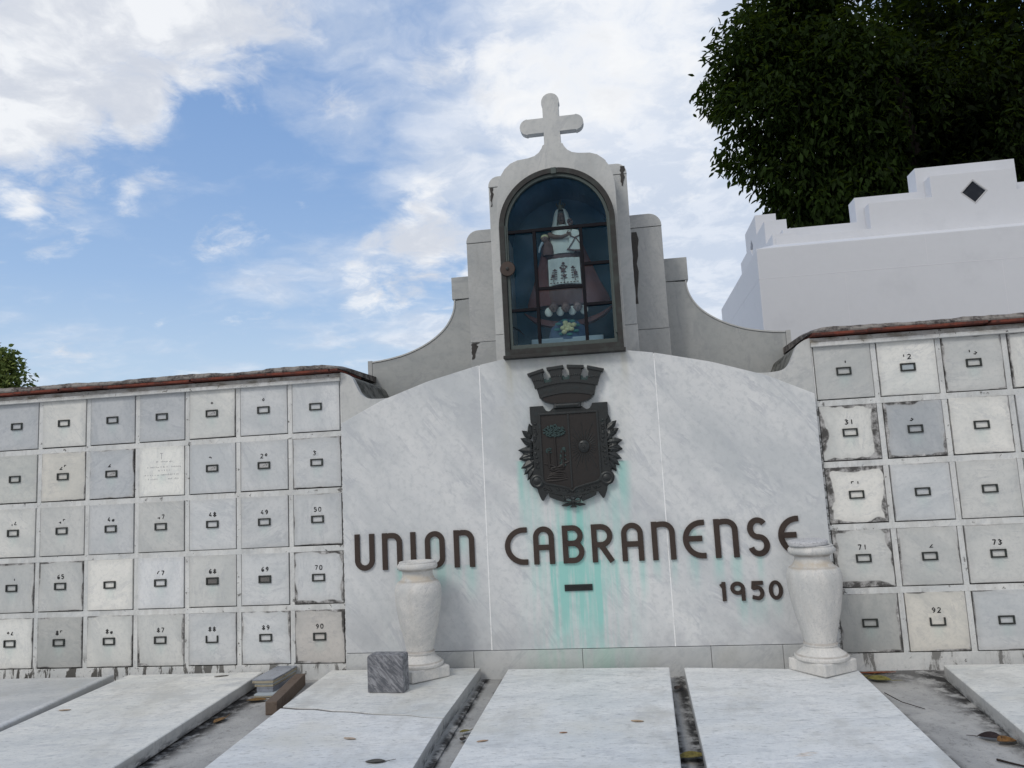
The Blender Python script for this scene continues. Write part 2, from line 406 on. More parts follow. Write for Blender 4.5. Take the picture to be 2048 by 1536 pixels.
def ground_material():
    m, t, b = material('stained_concrete')
    co = t.obj(); s = t.sep(co); x, y = s[0], s[1]
    n = t.noise(co, 2.4, 7, .65, .4); n2 = t.noise(co, 14, 7, .72); n3 = t.noise(co, 60, 3, .7)
    c = t.mix(t.step(n, .35, .7), (.33, .33, .325), (.46, .455, .44))
    c = t.mix(t.step(n2, .52, .72, 0, .75), c, (.15, .15, .145))
    c = t.mix(t.step(n3, .58, .7, 0, .4), c, (.10, .10, .095))
    tot = None
    for xc, w in ((-2.45, .13), (-.735, .035), (-.60, .025), (.60, .03), (.70, .05), (2.42, .15), (1.90, .07)):
        a = t.step(t.math('ABSOLUTE', t.math('SUBTRACT', x, xc)), w*.2, w*1.3, 1, 0); tot = a if tot is None else t.math('MAXIMUM', tot, a)
    back = t.mul(t.step(y, -.45, -.1), t.step(x, 1.85, 1.95))
    tot = t.math('MAXIMUM', tot, t.mul(back, .75))
    c = t.mix(t.mul(tot, t.step(t.noise(co, 8, 6, .7), .36, .56)), c, (.035, .034, .034))
    setp(t, b, c, .8, 0, t.bump(t.sum(n2, t.mul(n3, .5)), .7, .012), .25); return m
M['ground'] = ground_material()

def leaf_material(name, a, bcol, tr, spec=.1):
    m, t, b = material(name)
    r = t.new('ShaderNodeAttribute'); r.attribute_name = 'tone'
    c = t.mix(r.outputs['Fac'], a, bcol)
    setp(t, b, c, .7, 0, None, spec)
    tl = t.new('ShaderNodeBsdfTranslucent'); t.put(tl.inputs[0], t.mix(.5, c, (tr[0], tr[1], tr[2])))
    mx = t.new('ShaderNodeMixShader'); mx.inputs[0].default_value = .25
    t.l.new(b.outputs[0], mx.inputs[1]); t.l.new(tl.outputs[0], mx.inputs[2])
    t.l.new(mx.outputs[0], t.n['Material Output'].inputs[0]); return m

# ------------------------------------------------------------------ the ground
g = MB()
ys = [(-400, -.165), (-10, -.165), (0.9, .053), (4, .053), (1500, .053)]
for i in range(len(ys)-1):
    (a, za), (b_, zb) = ys[i], ys[i+1]
    g.add([(-900, a, za), (900, a, za), (900, b_, zb), (-900, b_, zb)], [(0, 1, 2, 3)])
tag(g.build('ground', M['ground'], fix=False), 'stained grey concrete ground between the grave slabs', kind='structure')

# ------------------------------------------------------------------ central memorial wall
mon = empty('monument', label='tall stepped grey marble memorial wall with a cross on top and copper green runs', cat='monument')
def archz(x):      # top edge of the big marble panel
    q = abs(x); T = [(0, 2.522), (.2, 2.513), (.45, 2.487), (.689, 2.448), (1.12, 2.344), (1.51, 2.214), (1.85, 2.05)]
    for (a, za), (b_, zb) in zip(T, T[1:]):
        if q <= b_ + 1e-6:
            t_ = (q-a)/(b_-a); return za+(zb-za)*t_
    return T[-1][1]
def panel(x0, x1, label):
    n = 28; xs = [x0+(x1-x0)*i/n for i in range(n+1)]
    MB().prism([(x0, .243), (x1, .243)] + [(x, archz(x)) for x in reversed(xs)], -.05, .0).build('marble_panel', M['panel'], mon, .003)['label'] = label
panel(-1.85, -.693, 'left marble panel with grey diagonal veins')
panel(-.685, .685, 'centre marble panel with turquoise copper runs')
panel(.693, 1.85, 'right marble panel with soft grey veins')
for s in (-1, 1): MB().box(s*.689-.0042, s*.689+.0042, -.0505, -.002, .243, 2.44).build('joint_filler', M['caulk'], mon)
px = [-1.85, -1.243, -.83, 0, .942, 1.45, 1.85]
for a, b_ in zip(px, px[1:]):
    MB().box(a+.0015, b_-.0015, -.062, -.0, .0, .239).build('plinth_block', M['plinth'], mon, .003)
core = MB()
core.prism([(-1.85, 0), (1.85, 0)] + [(x, archz(x)-.012) for x in [1.85-.0925*i for i in range(41)]], .001, 1.3)
core.build('wall_core', M['darkgap'], mon)
# concave stone ears joining the panel to the columbaria, with the mossy hollow behind them
for s in (-1, 1):
    hollow = smooth_path([(1.862, 2.478), (1.815, 2.462), (1.765, 2.425), (1.735, 2.365), (1.695, 2.29), (1.64, 2.25), (1.56, 2.238), (1.46, 2.240), (1.30, 2.262)], 5)
    low = [(x, archz(x)-.004) for x in (1.30, 1.4, 1.5, 1.6, 1.7, 1.8, 1.85)]
    MB().prism([(s*x, z) for x, z in hollow + [(1.30, archz(1.30)-.003)] + low[1:] + [(1.86, archz(1.85)-.004)]], -.008, .06).build('ear_facing', M['pale'], mon, .004)
    h2 = [(x-.002, z-.006) for x, z in hollow]
    MB().prism([(s*x, z) for x, z in h2 + [(1.30, 2.0), (1.86, 2.0)]], .061, .95).build('mossy_hollow', M['moss'], mon, 0, True)
# shrine surround with the cross, one slab
right = [(.487, 2.43), (.487, 3.80), (.484, 3.87), (.473, 3.945), (.448, 4.02), (.408, 4.08), (.358, 4.122), (.30, 4.143), (.205, 4.152), (.155, 4.165), (.118, 4.19), (.092, 4.225), (.085, 4.246), (.069, 4.256), (.067, 4.357),
         (.198, 4.357), (.204, 4.351)] + arc(.196, 4.421, .068, -75, 75, 10) + [(.204, 4.49), (.198, 4.486), (.067, 4.486), (.067, 4.597), (.074, 4.606)] + arc(0, 4.622, .074, 0, 82, 7)
arch_o = [(-.455, 2.50), (.455, 2.50)] + arc(0, 3.545, .455, 0, 180, 30)
MB().prism(mirror(right), 0, .07, [arch_o]).build('shrine_surround', M['pale'], mon, .004)
# body of the shrine (recess behind the glass), wider shoulders behind it
def rtop(hw, z0, z1, r, n=6): return [(-hw, z0), (hw, z0)] + arc(hw-r, z1-r, r, 0, 90, n) + arc(-hw+r, z1-r, r, 90, 180, n)
arch_in = [(-.452, 2.50), (.452, 2.50)] + arc(0, 3.545, .452, 0, 180, 30)
def two_sided(pts): return pts
for s in (-1, 1):
    MB().prism([(s*.452, 2.742), (s*.590, 2.742), (s*.590, 4.03), (s*.452, 4.03)], .25, 1.2).build('shoulder_shaft', M['pale'], mon, .004)
    MB().prism([(s*.452, 2.40), (s*.592, 2.40), (s*.592, 2.738), (s*.452, 2.738)], .247, 1.2).build('shoulder_base', M['pale'], mon, .004)
    MB().prism([(s*.30, 4.034)] + [(s*x, z) for x, z in [(.592, 4.034)] + arc(.592-.085, 4.128-.085, .085, 0, 90, 6)] + [(s*.30, 4.128)], .247, 1.2).build('shoulder_cap', M['pale'], mon, .004)
    MB().prism([(s*.592, 2.752), (s*.866, 2.752), (s*.866, 3.655), (s*.592, 3.655)], .57, 1.3).build('pier_shaft', M['pier'], mon, .005)
    MB().prism([(s*.592, 2.38), (s*.869, 2.38), (s*.869, 2.748), (s*.592, 2.748)], .566, 1.3).build('pier_base', M['pier'], mon, .005)
    MB().prism([(s*.592, 3.659)] + [(s*x, z) for x, z in [(.868, 3.659)] + arc(.868-.11, 3.775-.11, .11, 0, 90, 7)] + [(s*.592, 3.775)], .566, 1.3).build('pier_cap', M['pier'], mon, .005)
    MB().box(min(s*.869, s*1.09), max(s*.869, s*1.09), .895, 1.35, 3.238, 3.450).build('scroll_block', M['scroll'], mon, .005)
    sc = smooth_path([(1.066, 3.234), (1.075, 3.15), (1.108, 3.06), (1.17, 2.97), (1.262, 2.89), (1.36, 2.83), (1.46, 2.785), (1.57, 2.748), (1.69, 2.722), (1.80, 2.706), (1.885, 2.698)], 4)
    MB().prism([(s*x, z-.010) for x, z in sc] + [(s*1.885, 2.1), (s*.87, 2.1), (s*.87, 3.234)], .9, 1.29).build('scroll_wall', M['scroll'], mon, 0)
    MB().prism([(s*x, z) for x, z in ribbon(sc, .013)], .893, 1.3).build('scroll_edge', M['pale'], mon)
    MB().box(min(s*1.888, s*1.93), max(s*1.888, s*1.93), .897, 1.3, 2.1, 2.712).build('end_post', M['pier'], mon, .003)
# recess: back, arched liner, floor
MB().prism([(-.47, 2.48), (.47, 2.48)] + arc(0, 3.545, .47, 0, 180, 24), .62, .66).build('recess_back', M['blue'], mon)
lin = MB(); pr = [(-.455, 2.505)] + [(-.455, 3.545)] + arc(0, 3.545, .455, 180, 0, 24)[1:] + [(.455, 2.505)]
o_ = [(p[0]*1.03, p[1] if p[1] < 3.54 else 3.545+(p[1]-3.545)*1.03) for p in pr]
lin.prism(pr + o_[::-1], .071, .62); lin.build('recess_lining', M['blue'], mon)
o2 = [(p[0]*1.032, p[1] if p[1] < 3.54 else 3.545+(p[1]-3.545)*1.032) for p in pr]; o3 = [(p[0]*1.062, p[1] if p[1] < 3.54 else 3.545+(p[1]-3.545)*1.062) for p in pr]
MB().prism(o2 + o3[::-1], .069, .2465).build('shrine_side', M['pale'], mon)
MB().box(-.455, .455, .071, .62, 2.44, 2.504).build('recess_floor', M['blue'], mon)
MB().prism([(-.45, 4.02), (.45, 4.02), (.42, 4.10), (-.42, 4.10)], .071, 1.1).build('recess_roof', M['pale'], mon)
# stains of black algae running down joints, thin crusts standing on the stone
def crust(x0, x1, z0, z1, y, seed):
    r = random.Random(seed); n = 9; L = []; R = []
    for i in range(n+1):
        t_ = i/n; z = z1+(z0-z1)*t_; w = (x1-x0)*(1-.65*t_)*(.75+.5*r.random()); L.append((x0+.012*r.random(), z)); R.append((x0+w, z))
    MB().prism(L + R[::-1], y-.003, y+.001).build('algae_crust', M['darkgap'], mon)
crust(.596, .66, 2.98, 3.62, .57, 1); crust(-.865, -.80, 2.60, 2.745, .566, 2); crust(.535, .585, 3.93, 4.10, .247, 3); crust(-.58, -.545, 3.86, 4.03, .25, 4); crust(-.905, -.872, 3.27, 3.37, .895, 5)

# glazed bronze door of the shrine
dr = empty('shrine_door', (0, 0, 0)); dr.parent = mon; dr['label'] = 'arched bronze framed glass door with uneven dark glazing bars'
def archring(ro, ri, z0, zi, zc): return [(-ro, z0), (ro, z0)] + arc(0, zc, ro, 0, 180, 36), [(-ri, zi), (ri, zi)] + arc(0, zc, ri, 0, 180, 36)
o_, i_ = archring(.466, .424, 2.497, 2.545, 3.54)
MB().prism(o_, -.10, .03, [i_]).build('door_frame', M['frame'], dr, .004)
o_, i_ = archring(.422, .398, 2.547, 2.578, 3.54)
MB().prism(o_, -.083, -.05, [i_]).build('sash', M['sash'], dr, .003)
MB().box(-.478, .478, -.128, .02, 2.470, 2.496).build('door_sill', M['frame'], dr, .004)
MB().box(-.02, .022, -.106, -.098, 3.955, 4.006).build('clip', M['sash'], dr, .002)
def bar(x0, x1, z0, z1, dy=0):
    MB().box(x0, x1, -.080+dy, -.056+dy, z0, z1).build('glazing_bar', M['bar'], dr, .003)
bar(-.400, .400, 3.494, 3.520)
for x in (-.187, .187): bar(x-.013, x+.013, 2.577, 3.493)
bar(-.400, -.201, 2.849, 2.873); bar(-.173, .173, 3.010, 3.034); bar(.201, .400, 3.183, 3.208); bar(.201, .400, 2.855, 2.879)
MB().box(.409, .425, -.094, -.084, 2.62, 3.60).build('hinge_strip', M['sash'], dr, .003)
MB().box(-.425, -.411, -.094, -.084, 3.20, 3.56).build('hinge_strip', M['sash'], dr, .003)
Mk = Matrix.Translation((-.412, -.104, 3.20)) @ Matrix.Rotation(PI/2, 4, 'X')
lk = MB().lathe([(.0, -.008), (.058, -.008), (.062, 0), (.058, .008), (.0, .010)], 32, Mk).build('lock_disc', M['bronze'], dr, 0, True)
MB().lathe([(.013, 0), (.013, .018), (.009, .020)], 14, Mk).build('keyhole_boss', M['frame'], lk, 0, True)
def glass():
    m, t, b = material('shrine_glass')
    tr = t.new('ShaderNodeBsdfTransparent'); tr.inputs[0].default_value = (.86, .93, .96, 1)
    gl = t.new('ShaderNodeBsdfGlossy'); gl.inputs[0].default_value = (.6, .8, 1, 1); gl.inputs['Roughness'].default_value = .06
    n = t.noise(t.obj(), 3, 5, .6)
    fr = t.new('ShaderNodeFresnel'); fr.inputs[0].default_value = 1.21
    mx = t.new('ShaderNodeMixShader'); t.put(mx.inputs[0], t.math('ADD', fr.outputs[0], t.step(n, .4, .8, 0, .02), clamp=True))
    t.l.new(tr.outputs[0], mx.inputs[1]); t.l.new(gl.outputs[0], mx.inputs[2]); t.l.new(mx.outputs[0], t.n['Material Output'].inputs[0]); return m
M['glass'] = glass()
MB().prism([(-.41, 2.56), (.41, 2.56)] + arc(0, 3.54, .41, 0, 180, 30), -.054, -.050).build('glass_pane', M['glass'], dr)

# ------------------------------------------------------------------ robed statue inside the shrine
ST = empty('statue', (0.02, .28, 2.505), label='small painted statue of a robed crowned woman with a child behind the glass', cat='statue')
def sp(mb, name, mat, parent=ST, smooth=50, bevel=0): return mb.build(name, M[mat] if isinstance(mat, str) else mat, parent, bevel, smooth)
K = 1.022; Z0 = 2.505
def P(x, z, y=0): return ((x-.02)*K, y, (z-Z0)*1.01+.02)
sp(MB().box(-.30, .29, -.12, .12, .0, .155), 'pedestal', 'white', bevel=.006, smooth=False)
sp(MB().lathe([(.165, .14), (.163, .19), (.145, .25), (.105, .30), (.05, .325), (.005, .33)], 28, sy=.75), 'cloud_base', 'cloud_blue')
fl = MB()
for i in range(9):
    a = i*2.4; r_ = .012+.006*i
    fl.ball((.0+r_*math.cos(a), -.135, .235+r_*.8*math.sin(a)), (.022, .012, .019), 8, 6)
sp(fl, 'flowers', 'petal')
lf = MB()
for i in range(8):
    a = i*PI/4+.2; c = Vector((.0+.085*math.cos(a), -.126, .235+.06*math.sin(a))); lf.ball(c, (.026, .004, .012), 8, 5)
sp(lf, 'flower_leaves', 'greenleaf')
# red crescent hem below the cloak
up = smooth_path([(-.36, .40), (-.25, .345), (-.1, .31), (.0, .30), (.12, .31), (.27, .35), (.39, .42)], 5)
dn = smooth_path([(.39, .42), (.30, .335), (.16, .275), (.0, .262), (-.14, .27), (-.27, .315), (-.36, .40)], 5)
sp(MB().prism(up + dn[1:-1], -.05, .05), 'crescent', 'cloth_red', smooth=False, bevel=.004)
for i, (x, z) in enumerate(((-.10, .405), (0, .397), (.098, .397))):
    hd = sp(MB().ball((x, -.135, z), (.034, .034, .040), 16, 10).ball((x, -.169, z-.002), (.006, .008, .008), 8, 6).ball((x-.034, -.13, z), (.006, .008, .011), 8, 5).ball((x+.034, -.13, z), (.006, .008, .011), 8, 5), 'cherub_head', 'skin_pale')
    sp(MB().ball((x, -.125, z+.018), (.037, .036, .030), 16, 8), 'hair', 'cloth_brown', hd)
    sp(MB().ball((x-.012, -.167, z+.004), (.0045, .003, .003), 6, 4).ball((x+.012, -.167, z+.004), (.0045, .003, .003), 6, 4).ball((x, -.165, z-.017), (.009, .003, .003), 6, 4), 'face_features', 'ink', hd)
wg = MB()
for x in (-.145, -.05, .05, .145): wg.ball((x, -.095, .378), (.034, .014, .040), 10, 7)
sp(wg, 'wings', 'cloth_white')
# cloak: wide triangular cape, deep folds
def cape(prof, sy, folds, n=56):
    v = []; f = []
    for w, z, dx in prof:
        for k in range(n):
            a = 2*PI*k/n; q = 1+folds*math.sin(a*9+z*4)*min(1, (1.2-z))
            v.append((dx+w*math.cos(a)*q, sy*w*math.sin(a)*q, z))
    for j in range(len(prof)-1):
        for k in range(n):
            k2 = (k+1) % n; f.append((j*n+k, j*n+k2, (j+1)*n+k2, (j+1)*n+k))
    f.append(tuple(range(n))[::-1]); f.append(tuple((len(prof)-1)*n+k for k in range(n)))
    return MB().add(v, f)
sp(cape([(.335, .44, .01), (.345, .47, .015), (.325, .53, .015), (.28, .63, .01), (.235, .76, .005), (.19, .90, .0), (.155, 1.0, .0), (.10, 1.09, .0)], .26, .03), 'cloak', 'cloth_red')
sp(cape([(.175, .43, 0), (.185, .50, 0), (.175, .62, 0), (.165, .78, 0), (.15, .86, 0), (.14, .93, 0), (.13, 1.02, .005), (.08, 1.10, .01)], .62, .015), 'robe', 'cloth_brown')
# pale embroidered apron wraps the robe front
ap = MB(); n = 14; prof = [(.595, .134), (.64, .132), (.70, .131), (.76, .132), (.815, .130)]
v = []; f = []
for z, w in prof:
    for k in range(n+1):
        x = -w+2*w*k/n; v.append((x+.005, -.121-.010*math.cos(x*9)+.006*math.sin(k*2.2), z+.006*math.cos(x*12)))
for j in range(len(prof)-1):
    for k in range(n): f.append((j*(n+1)+k, j*(n+1)+k+1, (j+1)*(n+1)+k+1, (j+1)*(n+1)+k))
m_ = len(v); v += [(x, y+.03, z) for x, y, z in v]; f += [tuple(i+m_ for i in q[::-1]) for q in f]
ap.add(v, f); apron = sp(ap, 'apron', 'cloth_white', smooth='all')
em = MB()
def sprig(x0, z0, hgt, lean, big):
    em.tube([(x0, -.137, z0), (x0+lean*.5, -.139, z0+hgt*.5), (x0+lean, -.138, z0+hgt)], .0028, 6)
    for i in range(5):
        t_ = .15+.17*i
        for s in (-1, 1): em.ball((x0+lean*t_+s*.017*(1.15-t_*.6), -.138, z0+hgt*t_+.008), (.011*(1.1-t_*.4), .002, .005), 8, 4)
    for fx, fz, r_ in big: em.ball((x0+fx, -.140, z0+fz), (r_, .003, r_), 10, 5)
sprig(.0, .615, .155, -.002, [(0, .155, .012), (-.004, .10, .017), (.022, .125, .010), (-.024, .12, .010), (.004, .05, .014)])
sprig(-.088, .62, .105, .018, [(.0, .05, .014), (.016, .10, .008)]); sprig(.092, .62, .12, -.016, [(.004, .065, .016), (-.016, .115, .009)])
for i in range(9): em.ball((-.11+.0275*i, -.136, .610), (.010, .002, .0045), 6, 4)
sp(em, 'embroidery', 'cloth_brown', apron)
sp(cape([(.150, .835, .0), (.154, .85, .0), (.15, .866, .0)], .66, .0), 'sash_belt', 'cloth_brown')
# bodice, sleeve, arm
sp(MB().lathe([(.11, .868), (.120, .92), (.118, .98), (.10, 1.05), (.07, 1.11), (.03, 1.14)], 24, Matrix.Translation((.0, -.02, 0)), 1, .85), 'bodice', 'cloth_white')
sl = MB().prism([(.045, .885), (.165, .865), (.17, .97), (.14, 1.05), (.09, 1.06), (.06, .98)], -.135, -.09); sleeve = sp(sl, 'sleeve', 'cloth_white', smooth=False, bevel=.012)
tr_ = MB().tube([(.05, -.139, .89), (.08, -.140, .93), (.115, -.140, .985), (.155, -.139, 1.0)], .005, 6).tube([(.15, -.139, .875), (.147, -.140, .93), (.12, -.140, .975), (.07, -.139, 1.0)], .005, 6).tube([(.04, -.139, .885), (.10, -.141, .872), (.165, -.139, .868)], .008, 6)
sp(tr_, 'sleeve_trim', 'cloth_brown', sleeve)
armv = MB().tube([(-.105, -.09, 1.04), (-.06, -.125, 1.005), (.0, -.137, .995), (.05, -.14, 1.01)], [.022, .02, .017, .013], 10)
for i in range(4): armv.tube([(.048, -.142, 1.004+.0075*i), (.066, -.147, 1.002+.0085*i), (.08, -.140, .998+.009*i)], [.0042, .0038, .003], 6)
armv.tube([(.045, -.14, 1.022), (.052, -.15, 1.034), (.06, -.152, 1.042)], [.0045, .004, .003], 6)
sp(armv, 'arm', 'skin')
# head, veil, crown
hd = MB(); hd.ball((.0, -.045, 1.185), (.036, .040, .052), 20, 14); hd.ball((0, -.088, 1.18), (.0065, .010, .012), 8, 6); hd.tube([(0, -.03, 1.10), (0, -.035, 1.15)], .022, 10)
head = sp(hd, 'head', 'skin')
sp(MB().ball((-.014, -.080, 1.193), (.0075, .004, .0035), 8, 5).ball((.014, -.080, 1.193), (.0075, .004, .0035), 8, 5).ball((0, -.081, 1.158), (.011, .004, .004), 8, 5), 'face_features', 'ink', head)
vl = MB(); n = 30; v = []; f = []
vp = [(.09, 1.08, .06), (.088, 1.12, .058), (.074, 1.17, .055), (.066, 1.21, .055), (.058, 1.24, .05), (.042, 1.262, .038), (.020, 1.274, .022), (.003, 1.277, .008)]
for w, z, d in vp:
    for k in range(n+1):
        a = -1.05+(PI+2.10)*k/n                            # open at the face
        v.append((w*math.cos(a), -.02+d*math.sin(a) if z < 1.25 else -.035+d*math.sin(a), z))
for j in range(len(vp)-1):
    for k in range(n): f.append((j*(n+1)+k, j*(n+1)+k+1, (j+1)*(n+1)+k+1, (j+1)*(n+1)+k))
m_ = len(v); v += [(x*.9, y*.9-.004, z-.002) for x, y, z in v]; f += [tuple(i+m_ for i in q[::-1]) for q in f]
vl.add(v, f); sp(vl, 'veil', 'cloth_white', smooth='all')
cr = MB().lathe([(.030, 1.262), (.036, 1.275), (.032, 1.29), (.038, 1.305)], 18, Matrix.Translation((0, -.02, 0)))
for k in range(7):
    a = 2*PI*k/7; cr.ball((.037*math.cos(a), -.02+.037*math.sin(a), 1.315), (.006, .006, .011), 8, 5)
cr.ball((0, -.02, 1.335), (.008, .008, .012), 8, 6).box(-.003, .003, -.023, -.017, 1.335, 1.365).box(-.012, .012, -.023, -.017, 1.348, 1.354)
sp(cr, 'crown', 'gold')
ch = MB().ball((-.145, -.10, 1.005), (.030, .030, .034), 14, 9).ball((-.145, -.132, 1.003), (.005, .007, .007), 6, 5)
child = sp(ch, 'child_head', 'skin_pale')
sp(MB().ball((-.145, -.095, 1.018), (.033, .032, .026), 14, 8), 'cap', 'petal', child)
sp(MB().lathe([(.045, .86), (.052, .89), (.048, .94), (.026, .985)], 18, Matrix.Translation((-.128, -.09, 0)), 1, .7), 'child_robe', 'cloth_brown')
sp(MB().tube([(-.16, -.13, .965), (-.185, -.14, .92), (-.195, -.13, .88)], [.012, .010, .007], 8), 'child_shawl', 'white')
rose = MB()
for i in range(6):
    a = i*1.1; rose.ball((.072+.016*math.cos(a), -.06, 1.145+.02*math.sin(a)), .012, 8, 6)
sp(rose, 'rose_spray', 'cloth_brown')
hk = MB().tube([(-.43, .1, 2.505), (-.435, .1, 2.70), (-.42, .1, 2.765), (-.37, .1, 2.735), (-.33, .1, 2.69)], [.007, .008, .010, .008, .004], 8).build('hook', M['bar'], None, 0, True)
tag(hk, 'dark bent metal hook in the lower left corner behind the shrine glass', 'hook')

# ------------------------------------------------------------------ coat of arms
CR = empty('coat_of_arms', (0, -.05, 0), label='dark bronze coat of arms with a castle crown, palm tree and sun', cat='coat of arms')
def cp(mb, name, mat='crest', parent=CR, bevel=.003, smooth=False): return mb.build(name, M[mat], parent, bevel, smooth)
shp = smooth_path([(-.300, 1.556), (-.322, 1.53), (-.325, 1.495), (-.305, 1.462), (-.272, 1.447), (-.262, 1.41), (-.236, 1.352), (-.212, 1.375), (-.186, 1.408), (-.10, 1.388), (0, 1.372)], 3)
right_sh = [(-x, z) for x, z in reversed(shp)]
shield_o = [(-.297, 2.085), (-.192, 2.085), (-.183, 2.062)] + arc(-.150, 2.072, .032, 200, 290, 5) + [(-.115, 2.062), (-.085, 2.088), (.085, 2.088), (.115, 2.062)] + arc(.150, 2.072, .032, 250, 340, 5) + [(.183, 2.062), (.192, 2.085), (.309, 2.085), (.309, 1.99), (.30, 1.955), (.288, 1.945), (.292, 1.60)] + [(-x, z) for x, z in shp] + list(reversed(shp))[1:] + [(-.286, 1.60), (-.284, 1.945), (-.294, 1.955), (-.297, 1.99)]
field = [(-.216, 2.010), (.216, 2.010), (.216, 1.54)] + arc(.170, 1.530, .046, 0, -75, 5) + [(.08, 1.462), (.03, 1.448), (0, 1.422), (-.03, 1.448), (-.08, 1.462)] + arc(-.170, 1.530, .046, 255, 180, 5) + [(-.216, 1.54)]
shield = cp(MB().prism(shield_o, -.034, 0.001), 'shield', bevel=.006)
cp(MB().prism(field, -.037, -.033), 'shield_field', 'crest_brown', shield, 0)
cp(MB().prism([(x*1.07, 1.72+(z-1.72)*1.05) for x, z in field], -.046, -.03, [[(x*1.0, 1.72+(z-1.72)*1.0) for x, z in field]]), 'inner_rim', 'crest', shield, .003)
cp(MB().box(-.008, .006, -.044, -.036, 1.44, 2.008), 'centre_bar', 'crest', shield, .003)
cp(MB().tube([(-.088, -.046, 2.075), (.088, -.046, 2.075)], .022, 12).tube([(-.088, -.05, 2.055), (-.088, -.04, 2.09)], .018, 8).tube([(.088, -.05, 2.055), (.088, -.04, 2.09)], .018, 8), 'scroll_roll', 'crest', shield, 0, 40)
# relief foliage beads along the shield border
bd = MB(); r_ = random.Random(3)
for i in range(56):
    z = 1.60+.36*r_.random(); s = r_.choice((-1, 1)); bd.ball((s*(.252+.020*r_.random()), -.036, z), (.007+.006*r_.random(), .006, .006+.006*r_.random()), 6, 4)
for i in range(40):
    x = -.22+.44*r_.random(); bd.ball((x, -.036, 1.425-.02*r_.random()+abs(x)*.12), (.010, .006, .006), 6, 4)
for s in (-1, 1):
    cp(MB().lathe([(.052, 0), (.052, .012), (.040, .016), (.030, .012), (.012, .020)], 18, Matrix.Translation((s*.268, -.034, 1.503)) @ Matrix.Rotation(PI/2, 4, 'X')), 'corner_scroll', 'crest', shield, 0, 40)
cp(bd, 'border_relief', 'crest', shield, 0, 40)['kind'] = 'stuff'
# left field: big royal palm, two small palms, hills
pl = MB().tube([(-.112, -.040, 1.60), (-.112, -.042, 1.78), (-.114, -.042, 1.86)], [.009, .007, .006], 8)
pl.tube([(-.114, -.042, 1.83), (-.13, -.042, 1.87)], .004, 6).tube([(-.114, -.042, 1.83), (-.098, -.042, 1.87)], .004, 6)
for x, z in ((-.165, 1.62), (-.055, 1.62)): pl.tube([(x, -.038, 1.60), (x, -.04, 1.73)], .010, 8)
for i in range(7):
    z = 1.50+.017*i; a = .2-.012*i
    pl.tube([(-.20+.01*i, -.037, z), (-.15, -.041, z+.012*math.sin(i)), (-.09, -.041, z+.004), (-.03-.004*i, -.037, z+.012*math.cos(i))], .006, 6)
pl.tube([(-.205, -.038, 1.635), (-.16, -.041, 1.625), (-.11, -.041, 1.60), (-.06, -.041, 1.625), (-.015, -.038, 1.64)], .006, 6)
pl.ball((-.10, -.038, 1.58), (.03, .006, .022), 8, 5).ball((-.15, -.038, 1.59), (.022, .006, .016), 8, 5)
cp(pl, 'landscape_relief', 'crest_brown', shield, 0, 40)
can = MB()
for i in range(150):
    a = r_.random()*2*PI; q = math.sqrt(r_.random()); can.ball((-.113+.088*q*math.cos(a), -.042-.006*r_.random(), 1.885+.048*q*math.sin(a)), (.008, .006, .006), 6, 4)
for x, z in ((-.165, 1.735), (-.055, 1.735)):
    for i in range(24): can.ball((x+.024*(r_.random()-.5)*1.6, -.040, z+.022*(r_.random()-.5)*1.6), (.007, .005, .005), 6, 4)
for i in range(30): can.ball((-.06+.05*(r_.random()-.5), -.039, 1.655+.08*(r_.random()-.5)), (.006, .005, .006), 6, 4)
cp(can, 'palm_foliage', 'patina', shield, 0, 40)
# right field: sun with a face and rays
sn = MB().ball((.108, -.040, 1.752), (.046, .014, .050), 18, 10).ball((.108, -.054, 1.747), (.006, .007, .010), 8, 6)
for s in (-1, 1): sn.ball((.108+s*.018, -.051, 1.764), (.010, .004, .005), 8, 5).ball((.108+s*.018, -.052, 1.776), (.013, .004, .003), 8, 5)
sn.ball((.108, -.051, 1.728), (.014, .004, .004), 8, 5)
for k in range(28):
    a = 2*PI*k/28+.05; r0 = .056; L = (.10 if abs(math.cos(a)) > .75 else .19 if k % 2 else .13)
    c, s_ = math.cos(a), math.sin(a); L = min(L, (.095/max(.01, abs(c))), (.24/max(.01, abs(s_))))
    sn.tube([(.108+r0*c, -.039, 1.752+r0*s_), (.108+L*c, -.038, 1.752+L*s_)], [.004, .0022], 5)
cp(sn, 'sun_relief', 'crest', shield, 0, 40)
# crown of four towers on a curved band
def pol(a, r): return (r*math.sin(math.radians(a)), 1.47+r*math.cos(math.radians(a)))
crown = cp(MB().prism([pol(a, .80) for a in range(-17, 18)] + [pol(a, .705) for a in (17.5, 17, 16.5)] + [(.20*math.cos(math.radians(t_)), 2.138-.054*math.sin(math.radians(t_))) for t_ in range(0, 181, 12)] + [pol(a, .705) for a in (-16.5, -17, -17.5)], -.050, .001), 'crown_band', 'crest', bevel=.004)
cp(MB().prism([pol(a, .806) for a in range(-18, 19)] + [pol(a, .783) for a in range(18, -19, -1)], -.062, -.04), 'upper_moulding', 'crest', crown, .003)
cp(MB().prism([pol(a, .722) for a in range(-17, 18)] + [pol(a, .702) for a in range(17, -18, -1)], -.060, -.04), 'lower_moulding', 'crest', crown, .003)
cp(MB().prism([pol(a, .700) for a in range(-15, 16)] + [(.185*math.cos(math.radians(t_)), 2.138-.046*math.sin(math.radians(t_))) for t_ in range(0, 181, 12)], -.053, -.049), 'crown_hollow', 'crest_brown', crown, 0)
